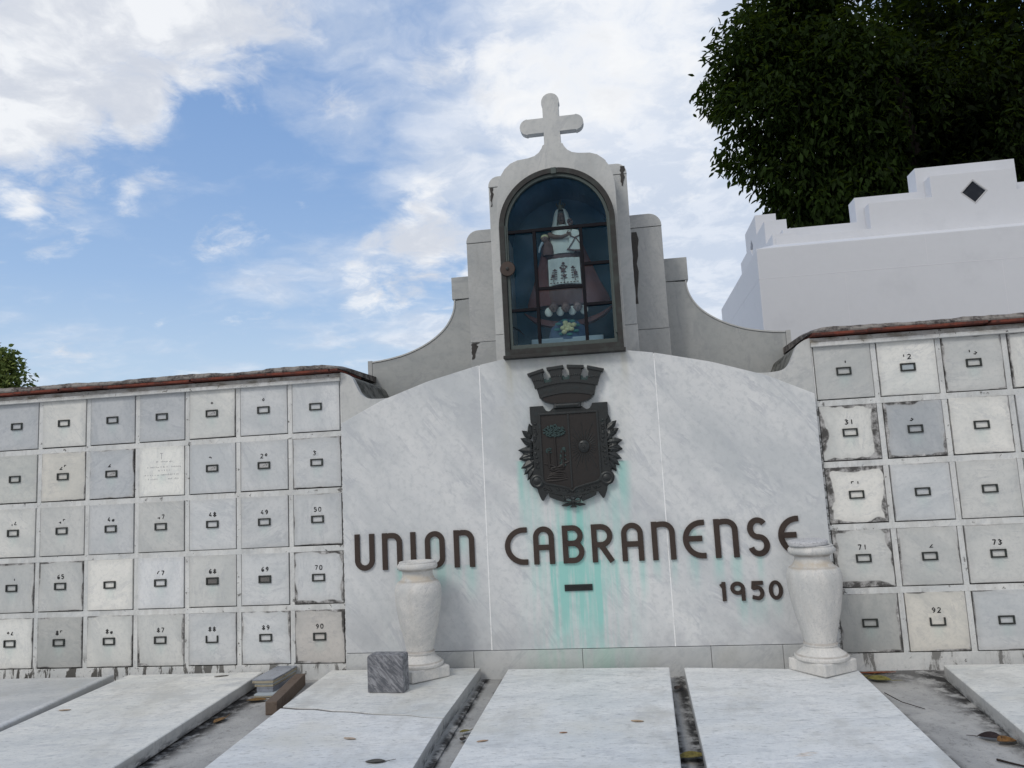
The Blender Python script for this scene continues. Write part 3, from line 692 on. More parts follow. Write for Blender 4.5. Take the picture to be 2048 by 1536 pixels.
for i, a in enumerate((-14.9, -5.0, 5.0, 14.9)):
    tw = MB().prism([pol(a-2.9, .795), pol(a+2.9, .795), pol(a+3.0, .855), pol(a+3.2, .90), pol(a-3.2, .90), pol(a-3.0, .855)], -.058, .001)
    tw.prism([pol(a-4.1, .897), pol(a+4.1, .897), pol(a+4.1, .922), pol(a-4.1, .922)], -.068, .001)
    for k in range(5):
        tw.ball((pol(a-2.2+1.1*k, .845)[0], -.059, pol(a, .845)[1]-abs(k-2)*.002), (.006, .005, .009), 6, 4)
    cp(tw, 'crown_tower', 'crest', crown, .003)
for a in (-9.95, 0, 9.95):
    wb = MB().prism([pol(a-2.2, .795), pol(a+2.2, .795), pol(a+2.4, .842), pol(a+.9, .842), pol(a+.8, .828), pol(a-.8, .828), pol(a-.9, .842), pol(a-2.4, .842)], -.045, .001)
    cp(wb, 'crown_parapet', 'patina', crown, .002)
# laurel sprays at both sides
def leaf2(mb, x, z, ang, L, w, y):
    c, s_ = math.cos(math.radians(ang)), math.sin(math.radians(ang))
    def T(u, v_, d): return (x+u*c-v_*s_, y-d, z+u*s_+v_*c)
    rows = [(0, .25), (.25, .9), (.5, 1), (.75, .6), (1, .05)]; v = []; f = []
    for u, q in rows: v += [T(u*L, -w*q, 0), T(u*L, 0, .012), T(u*L, w*q, 0), T(u*L, 0, -.004)]
    for j in range(4):
        for k in range(4): f.append((4*j+k, 4*j+(k+1) % 4, 4*j+4+(k+1) % 4, 4*j+4+k))
    f.append((0, 1, 2, 3)); f.append((16, 19, 18, 17)); mb.add(v, f)
for s in (-1, 1):
    sg = MB()
    LV = [(-.285, 1.86, 105, .10, .020), (-.295, 1.84, 140, .10, .019), (-.29, 1.79, 150, .11, .020), (-.29, 1.76, 120, .10, .020), (-.285, 1.74, 175, .125, .021), (-.29, 1.72, 198, .12, .020), (-.28, 1.69, 185, .125, .020),
          (-.28, 1.66, 205, .125, .021), (-.28, 1.64, 222, .125, .02), (-.28, 1.61, 236, .12, .019), (-.28, 1.60, 255, .09, .018), (-.29, 1.80, 180, .07, .016), (-.30, 1.70, 160, .08, .017)]
    for x, z, a, L, w in LV:
        if s > 0: x, a, z = -x, 180-a, z+.035
        leaf2(sg, x, z, a, L*.97, w*1.4, -.014-.008*random.random())
    for i in range(6): sg.ball((s*(.315+.02*random.random()), -.02, 1.63+.05*i+(.03 if s > 0 else 0)), .010, 8, 6)
    cp(sg, 'laurel_spray', 'crest', CR, 0)
# ribbon below
rb = MB()
for s in (-1, 1):
    rb.prism([(s*.06, 1.372), (s*.12, 1.392), (s*.185, 1.412), (s*.178, 1.378), (s*.12, 1.352), (s*.07, 1.335)], -.045, .001)
    rb.tube([(0, -.04, 1.345), (s*.03, -.05, 1.372), (s*.06, -.05, 1.365), (s*.055, -.05, 1.340), (s*.02, -.045, 1.335), (0, -.04, 1.345)], .008, 8)
    rb.prism([(s*.008, 1.322), (s*.05, 1.328), (s*.085, 1.316), (s*.092, 1.307), (s*.05, 1.300), (s*.012, 1.312)], -.03, .001)
rb.prism([(-.012, 1.345), (.012, 1.345), (.010, 1.31), (.026, 1.292), (-.026, 1.292), (-.010, 1.31)], -.04, .001)
for i in range(3): rb.ball((-.018+.018*i, -.05, 1.332), .010, 8, 6)
cp(rb, 'ribbon', 'crest', CR, 0)

# ------------------------------------------------------------------ bronze lettering
ZB, ZT, SW = .872, 1.157, .041
def L2(x, z, x0, x1, zb, zt): return (x0+x*(x1-x0), zb+z*(zt-zb))
def glyph(ch, x0, x1, zb=ZB, zt=ZT, w=SW, y=-.05):
    mb = MB(); H = w/2; a, b_ = x0+H, x1-H; lo, hi = zb+H, zt-H; r = (b_-a)/2; cx = (a+b_)/2; mz = (zb+zt)/2
    def st(path, k=0): mb.prism(ribbon(path, w), y-.016-.0012*k, y+.001)
    if ch == 'U': st([(a, zt)] + arc(cx, lo+r, r, 180, 360, 14) + [(b_, zt)])
    elif ch == 'n':
        st([(a, zb), (a, zt)]); st([(a+.008, hi-.006), (cx-.02, hi)] + arc(b_-r*.95, hi-r*.95, r*.95, 90, 0, 10) + [(b_, zb)], 1)
    elif ch == 'I': st([(cx, zb), (cx, zt)])
    elif ch == 'O':
        o = arc(cx, hi-r, r+H, 0, 180, 18) + arc(cx, lo+r, r+H, 180, 360, 18); i = arc(cx, hi-r, r-H, 0, 180, 18) + arc(cx, lo+r, r-H, 180, 360, 18)
        mb.prism(o, y-.016, y+.001, [i])
    elif ch == 'C': st([(x1, hi)] + arc(x0+H+(hi-lo)/2*1.06, mz, (hi-lo)/2*1.06, 96, 264, 22, (hi-lo)/2) + [(x1, lo)])
    elif ch == 'E':
        st([(x1, hi)] + arc(x0+H+(hi-lo)/2, mz, (hi-lo)/2, 94, 266, 22) + [(x1, lo)]); st([(x0+w*.6, mz+.005), (x1-.022, mz+.005)], 1)
    elif ch == 'A':
        st([(a, zb)] + arc(cx, hi-r, r, 180, 0, 16) + [(b_, zb)]); st([(a+.004, mz-.016), (b_-.004, mz-.016)], 1)
    elif ch == 'B':
        st([(a, zb), (a, zt)])
        q = (hi-mz-.006)/2
        st([(a+.004, hi)] + arc(b_-q-.006, hi-q, q, 90, -90, 12) + [(a+.004, hi-2*q)], 1)
        q2 = (hi-2*q-lo)/2
        st([(a+.004, lo+2*q2)] + arc(b_-q2, lo+q2, q2, 90, -90, 12) + [(a+.004, lo)], 2)
    elif ch == 'R':
        st([(a, zb), (a, zt)]); q = (hi-mz+.012)/2
        st([(a+.004, hi)] + arc(b_-q-.012, hi-q, q, 90, -90, 12) + [(a+.004, hi-2*q)], 1); st([(cx-.018, hi-2*q), (b_-.002, zb+.002)], 2)
    elif ch == 'S':
        q = (hi-mz)/2; q2 = (mz-lo)/2
        st(arc(cx, hi-q, r*.95, 35, 90, 5, q) + arc(cx, hi-q, r*.95, 98, 262, 12, q) + arc(cx, lo+q2, r, 82, -82, 12, q2) + arc(cx, lo+q2, r, -90, -165, 6, q2))
    elif ch == '1': st([(cx, zb), (cx, zt)]); st([(cx+.004, hi), (x0-.004, hi-.018)], 1)
    elif ch == '0': mb.prism(arc(cx, mz, r+H, 0, 360, 32, (zt-zb)/2)[:-1], y-.014, y+.001, [arc(cx, mz, r-H, 0, 360, 32, (zt-zb)/2-w*.95)[:-1]])
    elif ch == '9':
        q = .034; mb.prism(arc(cx, hi-q, r+H, 0, 360, 28, q+H)[:-1], y-.014, y+.001, [arc(cx, hi-q, r-H, 0, 360, 28, q-H)[:-1]]); st([(b_, hi-q), (b_, zb)], 1)
    elif ch == '5':
        st([(x1-.004, hi), (a+.006, hi), (a+.001, mz+.012)]); q = (mz+.022-lo)/2
        st([(a-.004, mz+.018)] + arc(cx, lo+q, r, 100, -90, 12, q) + [(a-.008, lo+.010)], 1)
    return mb
def word(name, label, letters, cat, **k):
    w = empty(name, ((letters[0][1]+letters[-1][2])/2, 0, 0), label=label, cat=cat)
    for ch, a, b_ in letters:
        o = glyph(ch, a-w.location.x, b_-w.location.x, **k).build('letter' if not ch.isdigit() else 'digit', M['bronze'], w, .0022)
word('bronze_lettering', 'large raised bronze word UNION on the left marble panel', [('U', -1.756, -1.595), ('n', -1.53, -1.369), ('I', -1.3, -1.258), ('O', -1.183, -1.025), ('n', -.951, -.789)], 'lettering')
word('bronze_lettering', 'long raised bronze word CABRANENSE under the coat of arms', [('C', -.549, -.373), ('A', -.327, -.166), ('B', -.102, .062), ('R', .12, .292), ('A', .345, .509), ('n', .572, .745), ('E', .801, .965), ('n', 1.032, 1.204), ('S', 1.27, 1.426), ('E', 1.491, 1.642)], 'lettering')
word('bronze_numerals', 'small raised bronze year 1950 beneath the end of the long word', [('1', 1.049, 1.09), ('9', 1.116, 1.22), ('5', 1.264, 1.355), ('0', 1.389, 1.488)], 'numerals', zb=.559, zt=.697, w=.028)
pq = MB().box(-.106, .106, -.062, -.05, .666, .714).build('maker_plate', M['crest'], None, .003)
tag(pq, 'tiny dark maker plate with worn illegible lettering under the long word', 'plate')
wl = MB(); r_ = random.Random(5)
for i in range(11):
    x = -.088+.0165*i
    wl.box(x, x+.003, -.0645, -.0615, .678, .702)
    if r_.random() < .7: wl.box(x+.0035, x+.011, -.0642, -.0615, .699, .702)
    if r_.random() < .5: wl.box(x+.0035, x+.010, -.0642, -.0615, .689, .692)
    if r_.random() < .5: wl.box(x+.0035, x+.011, -.0642, -.0615, .678, .681)
wl.build('worn_lettering', M['crest_brown'], pq)

# ------------------------------------------------------------------ columbaria (two walls of ossuary niches)
PH, PV, Z_R0 = .4572, .46, 2.208
def colx(side, c): return (c-7)*PH-1.625 if side < 0 else 3.7087-1.625+c*PH
def rowz(r): return Z_R0-PV*r-.004
HO = .2075                                    # half opening
def columbarium(side, ncol_extra, label):
    root = empty('columbarium', (0, 0, 0), label=label, cat='niche wall')
    cols = [colx(side, c) for c in (range(-2, 7) if side < 0 else range(0, 6))]
    xa, xb = min(cols)-PH/2, max(cols)+PH/2
    inner = -1.852 if side < 0 else 1.852
    if side < 0: xb = inner
    else: xa = inner
    MB().box(xa, xb, .03, 1.2, .0, 2.47).build('niche_backing', M['darkgap'], root)
    bars = MB()
    zt, zb = rowz(0)+HO, rowz(4)-HO
    bars.box(xa, xb, .0, .029, 0.0, zb)                       # base strip
    for r in range(4): bars.box(xa, xb, 0.0+.001*(r % 2), .029, rowz(r+1)+HO, rowz(r)-HO)
    bars.box(xa, xb, .0, .029, zt, 2.475)
    cs = sorted(cols)
    edges = [c+HO for c in cs[:-1]]
    for r in range(5):
        for a, b_ in zip(cs, cs[1:]):
            j = random.uniform(-.002, .002); bars.box(a+HO+.002+j, b_-HO-.002+j, .002, .028, rowz(r)-HO, rowz(r)+HO)
        end = cs[-1]+HO if side < 0 else None
        if side < 0: bars.box(cs[-1]+HO, xb, .003, .028, rowz(r)-HO, rowz(r)+HO)
        else: bars.box(xa, cs[0]-HO, .003, .028, rowz(r)-HO, rowz(r)+HO)
    for c_ in cs:                                             # niches past the picture's edge: plain closed
        if not any(abs(c_-colx(side, k)) < .01 for k in range(7 if side < 0 else 4)):
            for r in range(5): bars.box(c_-HO+.004, c_+HO-.004, .005, .027, rowz(r)-HO+.004, rowz(r)+HO-.004)
    bars.build('niche_grid', M['wall'], root, .0022)
    x0, x1 = (xa, xb-.012) if side < 0 else (xa+.012, xb)
    MB().prism([(x0, 2.405), (x1, 2.405), (x1, 2.437), (x0, 2.437)], -.035, .0).build('cornice', M['wall'], root, .004)
    # clay tile edge in separate lengths, broken mortar bed above
    r_ = random.Random(4+side)
    x = xa
    tl = MB()
    while x < xb-.02:
        w = min(r_.uniform(.36, .44), xb-x)
        dz = r_.uniform(-.004, .004); yy = -.085+r_.uniform(-.008, .008)
        Mx = Matrix.Translation((x, 0, dz)) @ Matrix.Rotation(r_.uniform(-.006, .006), 4, 'Y')
        tl.box(.002, w-.002, yy, .5, 2.482, 2.502, Mx); x += w
    tl.build('clay_tile_course', M['tile'], root, .004)
    mo = MB(); n = int((xb-xa)/.03); v = []; f = []
    for i in range(n+1):
        xx = xa+(xb-xa)*i/n
        endd = min(1, abs(xx-inner)/.10); t0 = 2.506+.038*endd; sag = .003*math.sin(xx*7+side)+r_.uniform(-.002, .002) - (.008 if int(xx*2.4) % 3 == 0 else 0)
        yj = -.074+r_.uniform(-.004, .004)
        v += [(xx, yj, 2.503), (xx, yj-.004, 2.515), (xx, yj+.012, t0+sag), (xx, .25, t0+.035+sag), (xx, .9, t0+.05), (xx, .9, 2.503)]
    for i in range(n):
        for k in range(6): f.append((6*i+k, 6*i+(k+1) % 6, 6*i+6+(k+1) % 6, 6*i+6+k))
    f.append((0, 1, 2, 3, 4, 5)); f.append(tuple(6*n+k for k in (5, 4, 3, 2, 1, 0)))
    mo.add(v, f).build('mortar_capping', M['mortar'], root)
    return root
columbarium(-1, 2, 'low wall of marble ossuary niches left of the memorial with a red tile coping')
columbarium(1, 1, 'low wall of marble ossuary niches right of the memorial with a red tile coping')

# stroke numerals, worn
STK = {'0': [[(0, .5), (.15, .9), (.5, 1), (.85, .9), (1, .5)], [(0, .5), (.15, .1), (.5, 0), (.85, .1), (1, .5)]],
 '1': [[(.5, 0), (.5, .5)], [(.5, .5), (.5, 1)]], '2': [[(0, .8), (.4, 1), (.9, .85), (.9, .6)], [(.9, .6), (0, 0), (1, 0)]],
 '3': [[(.05, .9), (.5, 1), (.95, .78), (.4, .55)], [(.4, .55), (1, .3), (.5, 0), (0, .1)]], '4': [[(.65, 1), (0, .3)], [(0, .3), (.95, .3)], [(.75, .5), (.75, 0)]],
 '5': [[(.9, 1), (.15, 1), (.1, .6)], [(.1, .6), (.8, .6), (.95, .25), (.5, 0), (0, .1)]], '6': [[(.85, 1), (.2, .7), (0, .3)], [(0, .3), (.4, 0), (.9, .15), (.85, .45), (.1, .4)]],
 '7': [[(0, 1), (1, 1)], [(1, 1), (.35, 0)]], '8': [[(.5, .55), (.1, .75), (.5, 1), (.9, .75), (.5, .55)], [(.5, .55), (0, .25), (.5, 0), (1, .25), (.5, .55)]],
 '9': [[(.9, .6), (.4, .45), (.05, .7), (.5, 1), (.95, .75)], [(.95, .75), (.85, .3), (.3, 0)]]}
def numeral(txt, wear, rr):
    mb = MB(); w, h, gap = .021, .034, .017; tot = len(txt)*w+(len(txt)-1)*gap; k = 0
    for i, ch in enumerate(txt):
        for st in STK.get(ch, []):
            if rr.random() < wear: continue
            a = 0; b_ = len(st)
            k += 1
            pts = [(-tot/2+i*(w+gap)+p[0]*w, p[1]*h) for p in st]
            mb.prism(ribbon(pts, .0060+rr.uniform(-.001, .0015)), -.0016-.0003*(k % 3), .002)
    return mb if mb.v else None
TONE = dict(m=(.62, .635, .645), d=(.50, .52, .54), l=(.73, .73, .70), w=(.74, .715, .655), ll=(.80, .79, .75), g=(.60, .605, .59), dg=(.46, .465, .45), e=(.56, .57, .545), b=(.55, .53, .505), v=(.70, .71, .72))
NAME = dict(m='bluish grey', d='darker grey', l='pale', w='cream', ll='near white', g='mid grey', dg='dark grey', e='greenish grey', b='brownish veined', v='strongly veined')
LD = [['d|', 'l|', 'd|', 'd|7', 'l|8', 'm|9', 'm|10'], ['e|', 'w|25', 'd|26', 'll|T', 'm|28', 'm|29', 'm|30'], ['l|44', 'g|45', 'm|46', 'g|47', 'm|48', 'm|49', 'm|50'],
      ['g|64', 'g|65', 'll|66', 'v|67', 'g|68', 'm|69', 'm|70'], ['l|84', 'dg|85', 'l|86', 'g|87', 'm|88', 'm|89', 'b|90']]
LG = [[.1, .05, .1, .05, .25, .05, .05], [.1, .35, .4, .2, .15, .1, .35], [.1, .1, .05, .15, .1, .15, .35], [.5, .45, .1, .15, .1, .1, .75], [.4, .45, .35, .6, .25, .55, .6]]
LW = [[1, 1, 1, .35, .2, .6, .6], [1, .5, .35, 0, .5, .4, .4], [.4, .2, .1, .1, .05, .05, .1], [.4, .1, .25, .25, .05, .05, .25], [.5, .5, .35, .1, .1, .1, .3]]
RD = [['g|11', 'l|12', 'g|13', 'l|'], ['l|31', 'd|32', 'll|', 'm|'], ['ll|51', 'm|', 'g|', 'm|'], ['g|71', 'g|72', 'g|73', 'm|'], ['dg|', 'w|92', 'm|', 'g|']]
RG = [[.1, .2, .4, .3], [1.0, .55, .3, .2], [.9, .2, .2, .2], [.8, .3, .2, .2], [.45, .35, .25, .3]]
RW = [[.65, .5, .5, 1], [0, .6, 1, 1], [.6, 1, 1, 1], [.3, .35, .1, 1], [1, .05, 1, 1]]
ROWN = ['top', 'second', 'third', 'fourth', 'bottom']
NOTE = {(-1, 1, 3): 'inscription', (-1, 4, 4): 'open', (1, 4, 1): 'open'}
CARD = {(-1, 0, 4): 'paper', (-1, 1, 2): 'paper', (-1, 1, 4): 'paper', (-1, 1, 5): 'paper', (-1, 3, 4): 'paper_dark', (-1, 3, 5): 'paper_dark', (1, 0, 1): 'white'}
mb = MB().box(-.2045, .2045, -.006, .022, -.205, .205); proto_me = None
fm = MB(); fm.prism([(-.0535, -.030), (.0535, -.030), (.0535, .030), (-.0535, .030)], -.011, .001, [[(-.042, -.020), (.042, -.020), (.042, .020), (-.042, .020)]])
um = MB(); um.prism([(-.0535, -.030), (.0535, -.030), (.0535, .028), (.043, .028), (.043, -.020), (-.043, -.020), (-.043, .028), (-.0535, .028)], -.011, .001)
protos = {}
def niche(side, r, c, spec, grime, wear):
    rr = random.Random(100*r+c*7+(0 if side < 0 else 50))
    tone, num = spec.split('|')
    if 'slab' not in protos:
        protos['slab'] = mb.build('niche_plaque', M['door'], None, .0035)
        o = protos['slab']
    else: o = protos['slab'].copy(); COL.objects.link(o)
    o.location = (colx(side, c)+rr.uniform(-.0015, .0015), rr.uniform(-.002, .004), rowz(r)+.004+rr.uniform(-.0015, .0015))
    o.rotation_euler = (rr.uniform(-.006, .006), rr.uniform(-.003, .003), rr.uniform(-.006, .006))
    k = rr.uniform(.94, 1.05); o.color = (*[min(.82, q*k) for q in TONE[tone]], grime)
    o.scale = (rr.uniform(.988, 1.004), 1, rr.uniform(.988, 1.004))
    where = ('left' if side < 0 else 'right')
    nth = ['1st', '2nd', '3rd', '4th', '5th', '6th', '7th'][c]
    kind = NOTE.get((side, r, c))
    if kind == 'inscription': lab = 'near white niche plaque with faded engraved lines and no frame, second row, left wall'
    elif num and wear < .3: lab = f'{NAME[tone]} marble niche plaque numbered {num}, {ROWN[r]} row of the {where} wall'
    else: lab = f'{NAME[tone]} niche plaque, number worn, {ROWN[r]} row, {nth} from ' + ('left edge, left wall' if side < 0 else 'monument, right wall')
    if kind == 'open': lab = lab.replace(' marble', '').replace(' of the', ' of').replace('niche plaque', 'niche plaque with open topped label frame')
    tag(o, lab, 'niche plaque', 'marble niche plaques closing the ossuary walls')
    if kind != 'inscription':
        key = 'u' if kind == 'open' else 'f'
        if key not in protos:
            fo = (um if kind == 'open' else fm).build('label_frame', M['label'], o, .0016); protos[key] = fo
        else: fo = protos[key].copy(); COL.objects.link(fo); fo.parent = o
        fo.location = (0, -.006, .0)
        if (side, r, c) in CARD:
            q = MB().box(-.040, .040, -.004, .0, -.018, .018).build('name_card', M[CARD[(side, r, c)]], fo)
        if num:
            nm = numeral(num, wear, rr)
            if nm: nm.build('number', M['ink'], o, loc=(0, -.006, .062))
    else:
        tx = MB()
        tx.box(-.002, .002, -.0012, .001, .10, .15).box(-.012, .012, -.0014, .001, .148, .152)
        for li, (z, x0, x1) in enumerate(((.075, -.05, .10), (.03, -.15, .17), (.0, -.03, .07), (-.035, -.16, .17), (-.07, -.12, -.02), (-.07, .06, .17))):
            x = x0
            while x < x1:
                if rr.random() < .72:
                    hh = rr.uniform(.006, .013); tx.box(x, x+rr.uniform(.002, .005), -.0012, .001, z, z+hh)
                    if rr.random() < .5: tx.box(x, x+.007, -.0015, .001, z+hh*.5, z+hh*.5+.002)
                x += .011
        tx.build('inscription', M['faded'], o, loc=(0, -.006, 0))
for r in range(5):
    for c in range(7): niche(-1, r, c, LD[r][c], LG[r][c]*.8, LW[r][c])
    for c in range(4): niche(1, r, c, RD[r][c], RG[r][c], RW[r][c])

# ------------------------------------------------------------------ grave slabs
def zs(y): return .13+.02*y
def slab(corners, tint, label, thick=.085, bev=.012, crack=None):
    """corners back-left, back-right, front-right, front-left on the sloping top plane"""
    n4 = len(corners); cx = sum(p[0] for p in corners)/n4; cy = sum(p[1] for p in corners)/n4; cz = zs(cy)
    top = [(x-cx, y-cy, zs(y)-cz) for x, y in corners]; nx, ny = 10, 16
    b_ = MB(); v = top + [(x, y, z-thick) for x, y, z in top]
    b_.add(v, [tuple(range(n4)), tuple(range(2*n4-1, n4-1, -1))] + [(i, (i+1) % n4, n4+(i+1) % n4, n4+i) for i in range(n4)])
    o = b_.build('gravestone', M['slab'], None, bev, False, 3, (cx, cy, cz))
    o.color = (*tint, 1)
    return tag(o, label, 'gravestone', 'marble grave slabs in front of the memorial')
WS = (.76, .77, .765)
slab([(-5.3, -.18), (-3.752, -.168), (-3.60, -2.35), (-5.3, -2.35)], (.57, .575, .57), 'leftmost grave slab with a raised rounded rim and grey wavy veins', .08, .012)
rim = MB(); rim.add([(x+dx*.07, y, zs(y)+dz) for x, y in ((-3.752, -.17), (-3.60, -2.35)) for dx, dz in ((-1, -.02), (-1, .012), (-.1, .020), (.1, .012), (.12, -.07))],
    [(0, 1, 6, 5), (1, 2, 7, 6), (2, 3, 8, 7), (3, 4, 9, 8), (4, 0, 5, 9), (0, 4, 3, 2, 1), (5, 6, 7, 8, 9)])
s0 = [o for o in COL.objects if o.name == 'gravestone'][0]
ro = rim.build('raised_rim', M['slab'], None, .010, 50); ro.color = (.62, .63, .63, 1); ro.parent = s0; ro.matrix_parent_inverse = Matrix.Translation(s0.location).inverted()
slab([(-3.656, -.128), (-2.514, -.10), (-2.418, -2.35), (-3.612, -2.35)], (.75, .745, .71), 'long cream white grave slab beside the broken tiles, second from the left')
# third slab: cracked across, in two pieces
r_ = random.Random(8)
ck = [(-1.94+1.152*i/9, -.998-.256*i/9+(r_.uniform(-.012, .012) if 0 < i < 9 else 0)) for i in range(10)]
gapw = [.034-.0024*i for i in range(10)]
sl3 = slab([(-1.953, -.10), (-.774, -.10)] + ck[::-1], (.73, .735, .715), 'cracked gravestone carrying the open vase and the dark marble block', .085, .004)
cor = [(x, y-g_) for (x, y), g_ in zip(ck, gapw)] + [(-.755, -2.35), (-1.89, -2.35)]
lx, ly, lz = sl3.location
tp = [(x-lx, y-ly, zs(y)-lz) for x, y in cor]; v = tp + [(x, y, z-.085) for x, y, z in tp]
N_ = len(cor); pc = MB().add(v, [tuple(range(N_)), tuple(range(2*N_-1, N_-1, -1))] + [(i, (i+1) % N_, N_+(i+1) % N_, N_+i) for i in range(N_)])
po = pc.build('broken_piece', M['slab'], sl3, .004, False, 2); po.color = (.75, .76, .76, 1)
dk = MB(); top_ = [(x-lx, y+.012-ly, zs(y)-.007-lz) for x, y in ck[:9]] + [(x-lx, y-g_-.010-ly, zs(y)-.007-lz) for (x, y), g_ in list(zip(ck, gapw))[8::-1]]
n_ = len(top_); dk.add(top_ + [(x, y, z-.01) for x, y, z in top_], [tuple(range(n_)), tuple(range(2*n_-1, n_-1, -1))] + [(i, (i+1) % n_, n_+(i+1) % n_, n_+i) for i in range(n_)])
dk.build('crack_shade', M['darkgap'], sl3)  # dark strip put in so the gap reads as shaded
cb = MB()
for i, (y0, y1) in enumerate(((-.12, -2.3),)):
    cb.add([(x, y, z) for y in (y0, y1) for x, z in ((-1.93, zs(y)-.087), (-1.93, -.2), (-.745+.02*(y1 == y), -.2), (-.735+.02*(y1 == y), zs(y)-.082), (-.765+.02*(y1 == y), zs(y)-.078))],
       [(0, 1, 6, 5), (1, 2, 7, 6), (2, 3, 8, 7), (3, 4, 9, 8), (4, 0, 5, 9), (0, 4, 3, 2, 1), (5, 6, 7, 8, 9)])
co_ = cb.build('kerb', M['ground'], sl3, .004); co_.matrix_parent_inverse = Matrix.Translation(sl3.location).inverted()
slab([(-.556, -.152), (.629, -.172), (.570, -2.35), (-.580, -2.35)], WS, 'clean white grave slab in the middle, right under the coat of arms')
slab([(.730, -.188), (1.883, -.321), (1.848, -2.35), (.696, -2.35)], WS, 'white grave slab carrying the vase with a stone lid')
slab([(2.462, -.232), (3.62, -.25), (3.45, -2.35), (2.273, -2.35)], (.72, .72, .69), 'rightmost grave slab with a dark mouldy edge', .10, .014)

# ------------------------------------------------------------------ vases
VP = [(.0, .0), (.183, .0), (.187, .010), (.186, .022), (.178, .030), (.148, .052), (.122, .075), (.112, .092), (.1185, .097), (.120, .104), (.1185, .111), (.109, .118), (.111, .135), (.124, .195), (.143, .275), (.161, .35), (.176, .44),
      (.186, .52), (.190, .575), (.188, .62), (.180, .648), (.166, .668), (.158, .674), (.150, .676), (.142, .684), (.128, .71), (.121, .737), (.125, .755), (.138, .765), (.150, .768), (.160, .777), (.164, .790), (.163, .803), (.155, .815), (.148, .822),
      (.150, .826), (.147, .832), (.128, .832), (.118, .824), (.105, .800), (.09, .79), (.0, .788)]
def vase(loc, rz, label, sc=1, sz=1):
    root = empty('marble_vase', loc, label=label, cat='vase', group='marble vases on the grave slabs'); root.rotation_euler = (0, 0, rz)
    MB().box(-.157, .157, -.157, .157, 0, .082).build('base_block', M['vase'], root, .012, False, 3)
    b_ = MB().lathe([(r*sc, z*sz+.083) for r, z in VP], 56).build('vase_body', M['vase'], root, 0, 35)
    return root
vase((-1.178, -.320, zs(-.32)+.001), math.radians(43), 'speckled marble vase open at the top in front of the word UNION', .915, .90)
vase((1.655, -.325, zs(-.325)+.001), math.radians(36), 'veined marble vase covered with a round grey stone lid', .96, .915)
ld = MB().lathe([(.0, 0), (.126, 0), (.133, .006), (.132, .026), (.124, .033), (.0, .035)], 40).build('stone_lid', M['lid'], None, .002, 40, 2, (1.632, -.345, zs(-.325)+.084+.834*.915))
ld.rotation_euler = (.03, -.025, 0); tag(ld, 'round grey granite lid lying on top of the right hand vase', 'lid')

# dark square marble block
bo = MB().prism([(-.132, 0), (.132, 0), (.132, .244), (.122, .252), (-.106, .252)] + arc(-.106, .226, .026, 100, 180, 5), -.055, .055).build('marble_block', M['block'], None, .006, False, 2, (-1.315, -.672, zs(-.672)+.001))
bo.rotation_euler = (0, 0, math.radians(-5)); tag(bo, 'dark grey streaked square marble block standing before the open vase', 'marble block')

# broken tiles and brick in the gap
def thing_box(name, dims, loc, rot, mat, label, cat, group=None, bev=.004):
    o = MB().box(-dims[0]/2, dims[0]/2, -dims[1]/2, dims[1]/2, 0, dims[2]).build(name, M[mat], None, bev, False, 2, loc); o.rotation_euler = rot
    return tag(o, label, cat, group)
def gz(y): return .035+.02*y
def broken_tile(pts, z0, th, loc, rz, mats, label):
    b_ = MB().prism(pts, 0, th, M=Matrix.Rotation(-PI/2, 4, 'X') @ Matrix.Scale(-1, 4, (0, 1, 0)))
    return b_
def tilepiece(loc, dims, rz, label, tilt=(0, 0), mat='tilegrey', body='tileclay'):
    w, l, h = dims
    root = empty('broken_tile', loc, label=label, cat='tile', group='broken tiles stacked in the gap'); root.rotation_euler = (tilt[0], tilt[1], rz)
    r_ = random.Random(int(h*1e4)+int(w*1000))
    pts = [(-w/2, -l/2), (0, -l/2-.006), (w/2, -l/2+.004), (w/2+.006, -l*.1), (w/2-.003, l/2), (0, l/2), (-w/2, l/2)]
    def ex(z0, z1): 
        b_ = MB(); n = len(pts); v = [(x, y, z0) for x, y in pts]+[(x, y, z1) for x, y in pts]
        return b_.add(v, [tuple(range(n))[::-1], tuple(range(n, 2*n))]+[(i, (i+1) % n, n+(i+1) % n, n+i) for i in range(n)])
    ex(0, h-.012).build('clay_body', M[body], root, .003); ex(h-.0115, h).build('glazed_face', M[mat], root, .002)
tilepiece((-2.335, -.255, gz(-.26)+.001), (.15, .44, .022), .02, 'lowest light tile of the broken stack on the ground', mat='white')
tilepiece((-2.345, -.235, gz(-.24)+.0235), (.13, .36, .036), -.03, 'middle dark grey broken tile under the top tiles', mat='tilegrey', body='tilegrey')
tilepiece((-2.355, -.215, gz(-.2)+.0605), (.145, .40, .026), -.02, 'pale tile squeezed beneath the top tile of the broken stack', mat='white')
tilepiece((-2.360, -.215, gz(-.2)+.0870), (.165, .42, .030), -.01, 'topmost grey glazed tile of the broken stack')
bk = MB().box(-.040, .040, -.36, .36, 0, .088).build('clay_block', M['brick'], None, .006, False, 2, (-2.135, -.51, gz(-.51)+.001)); bk.rotation_euler = (.02, 0, .14)
tag(bk, 'long brown clay block standing on edge beside the broken tiles', 'clay block')

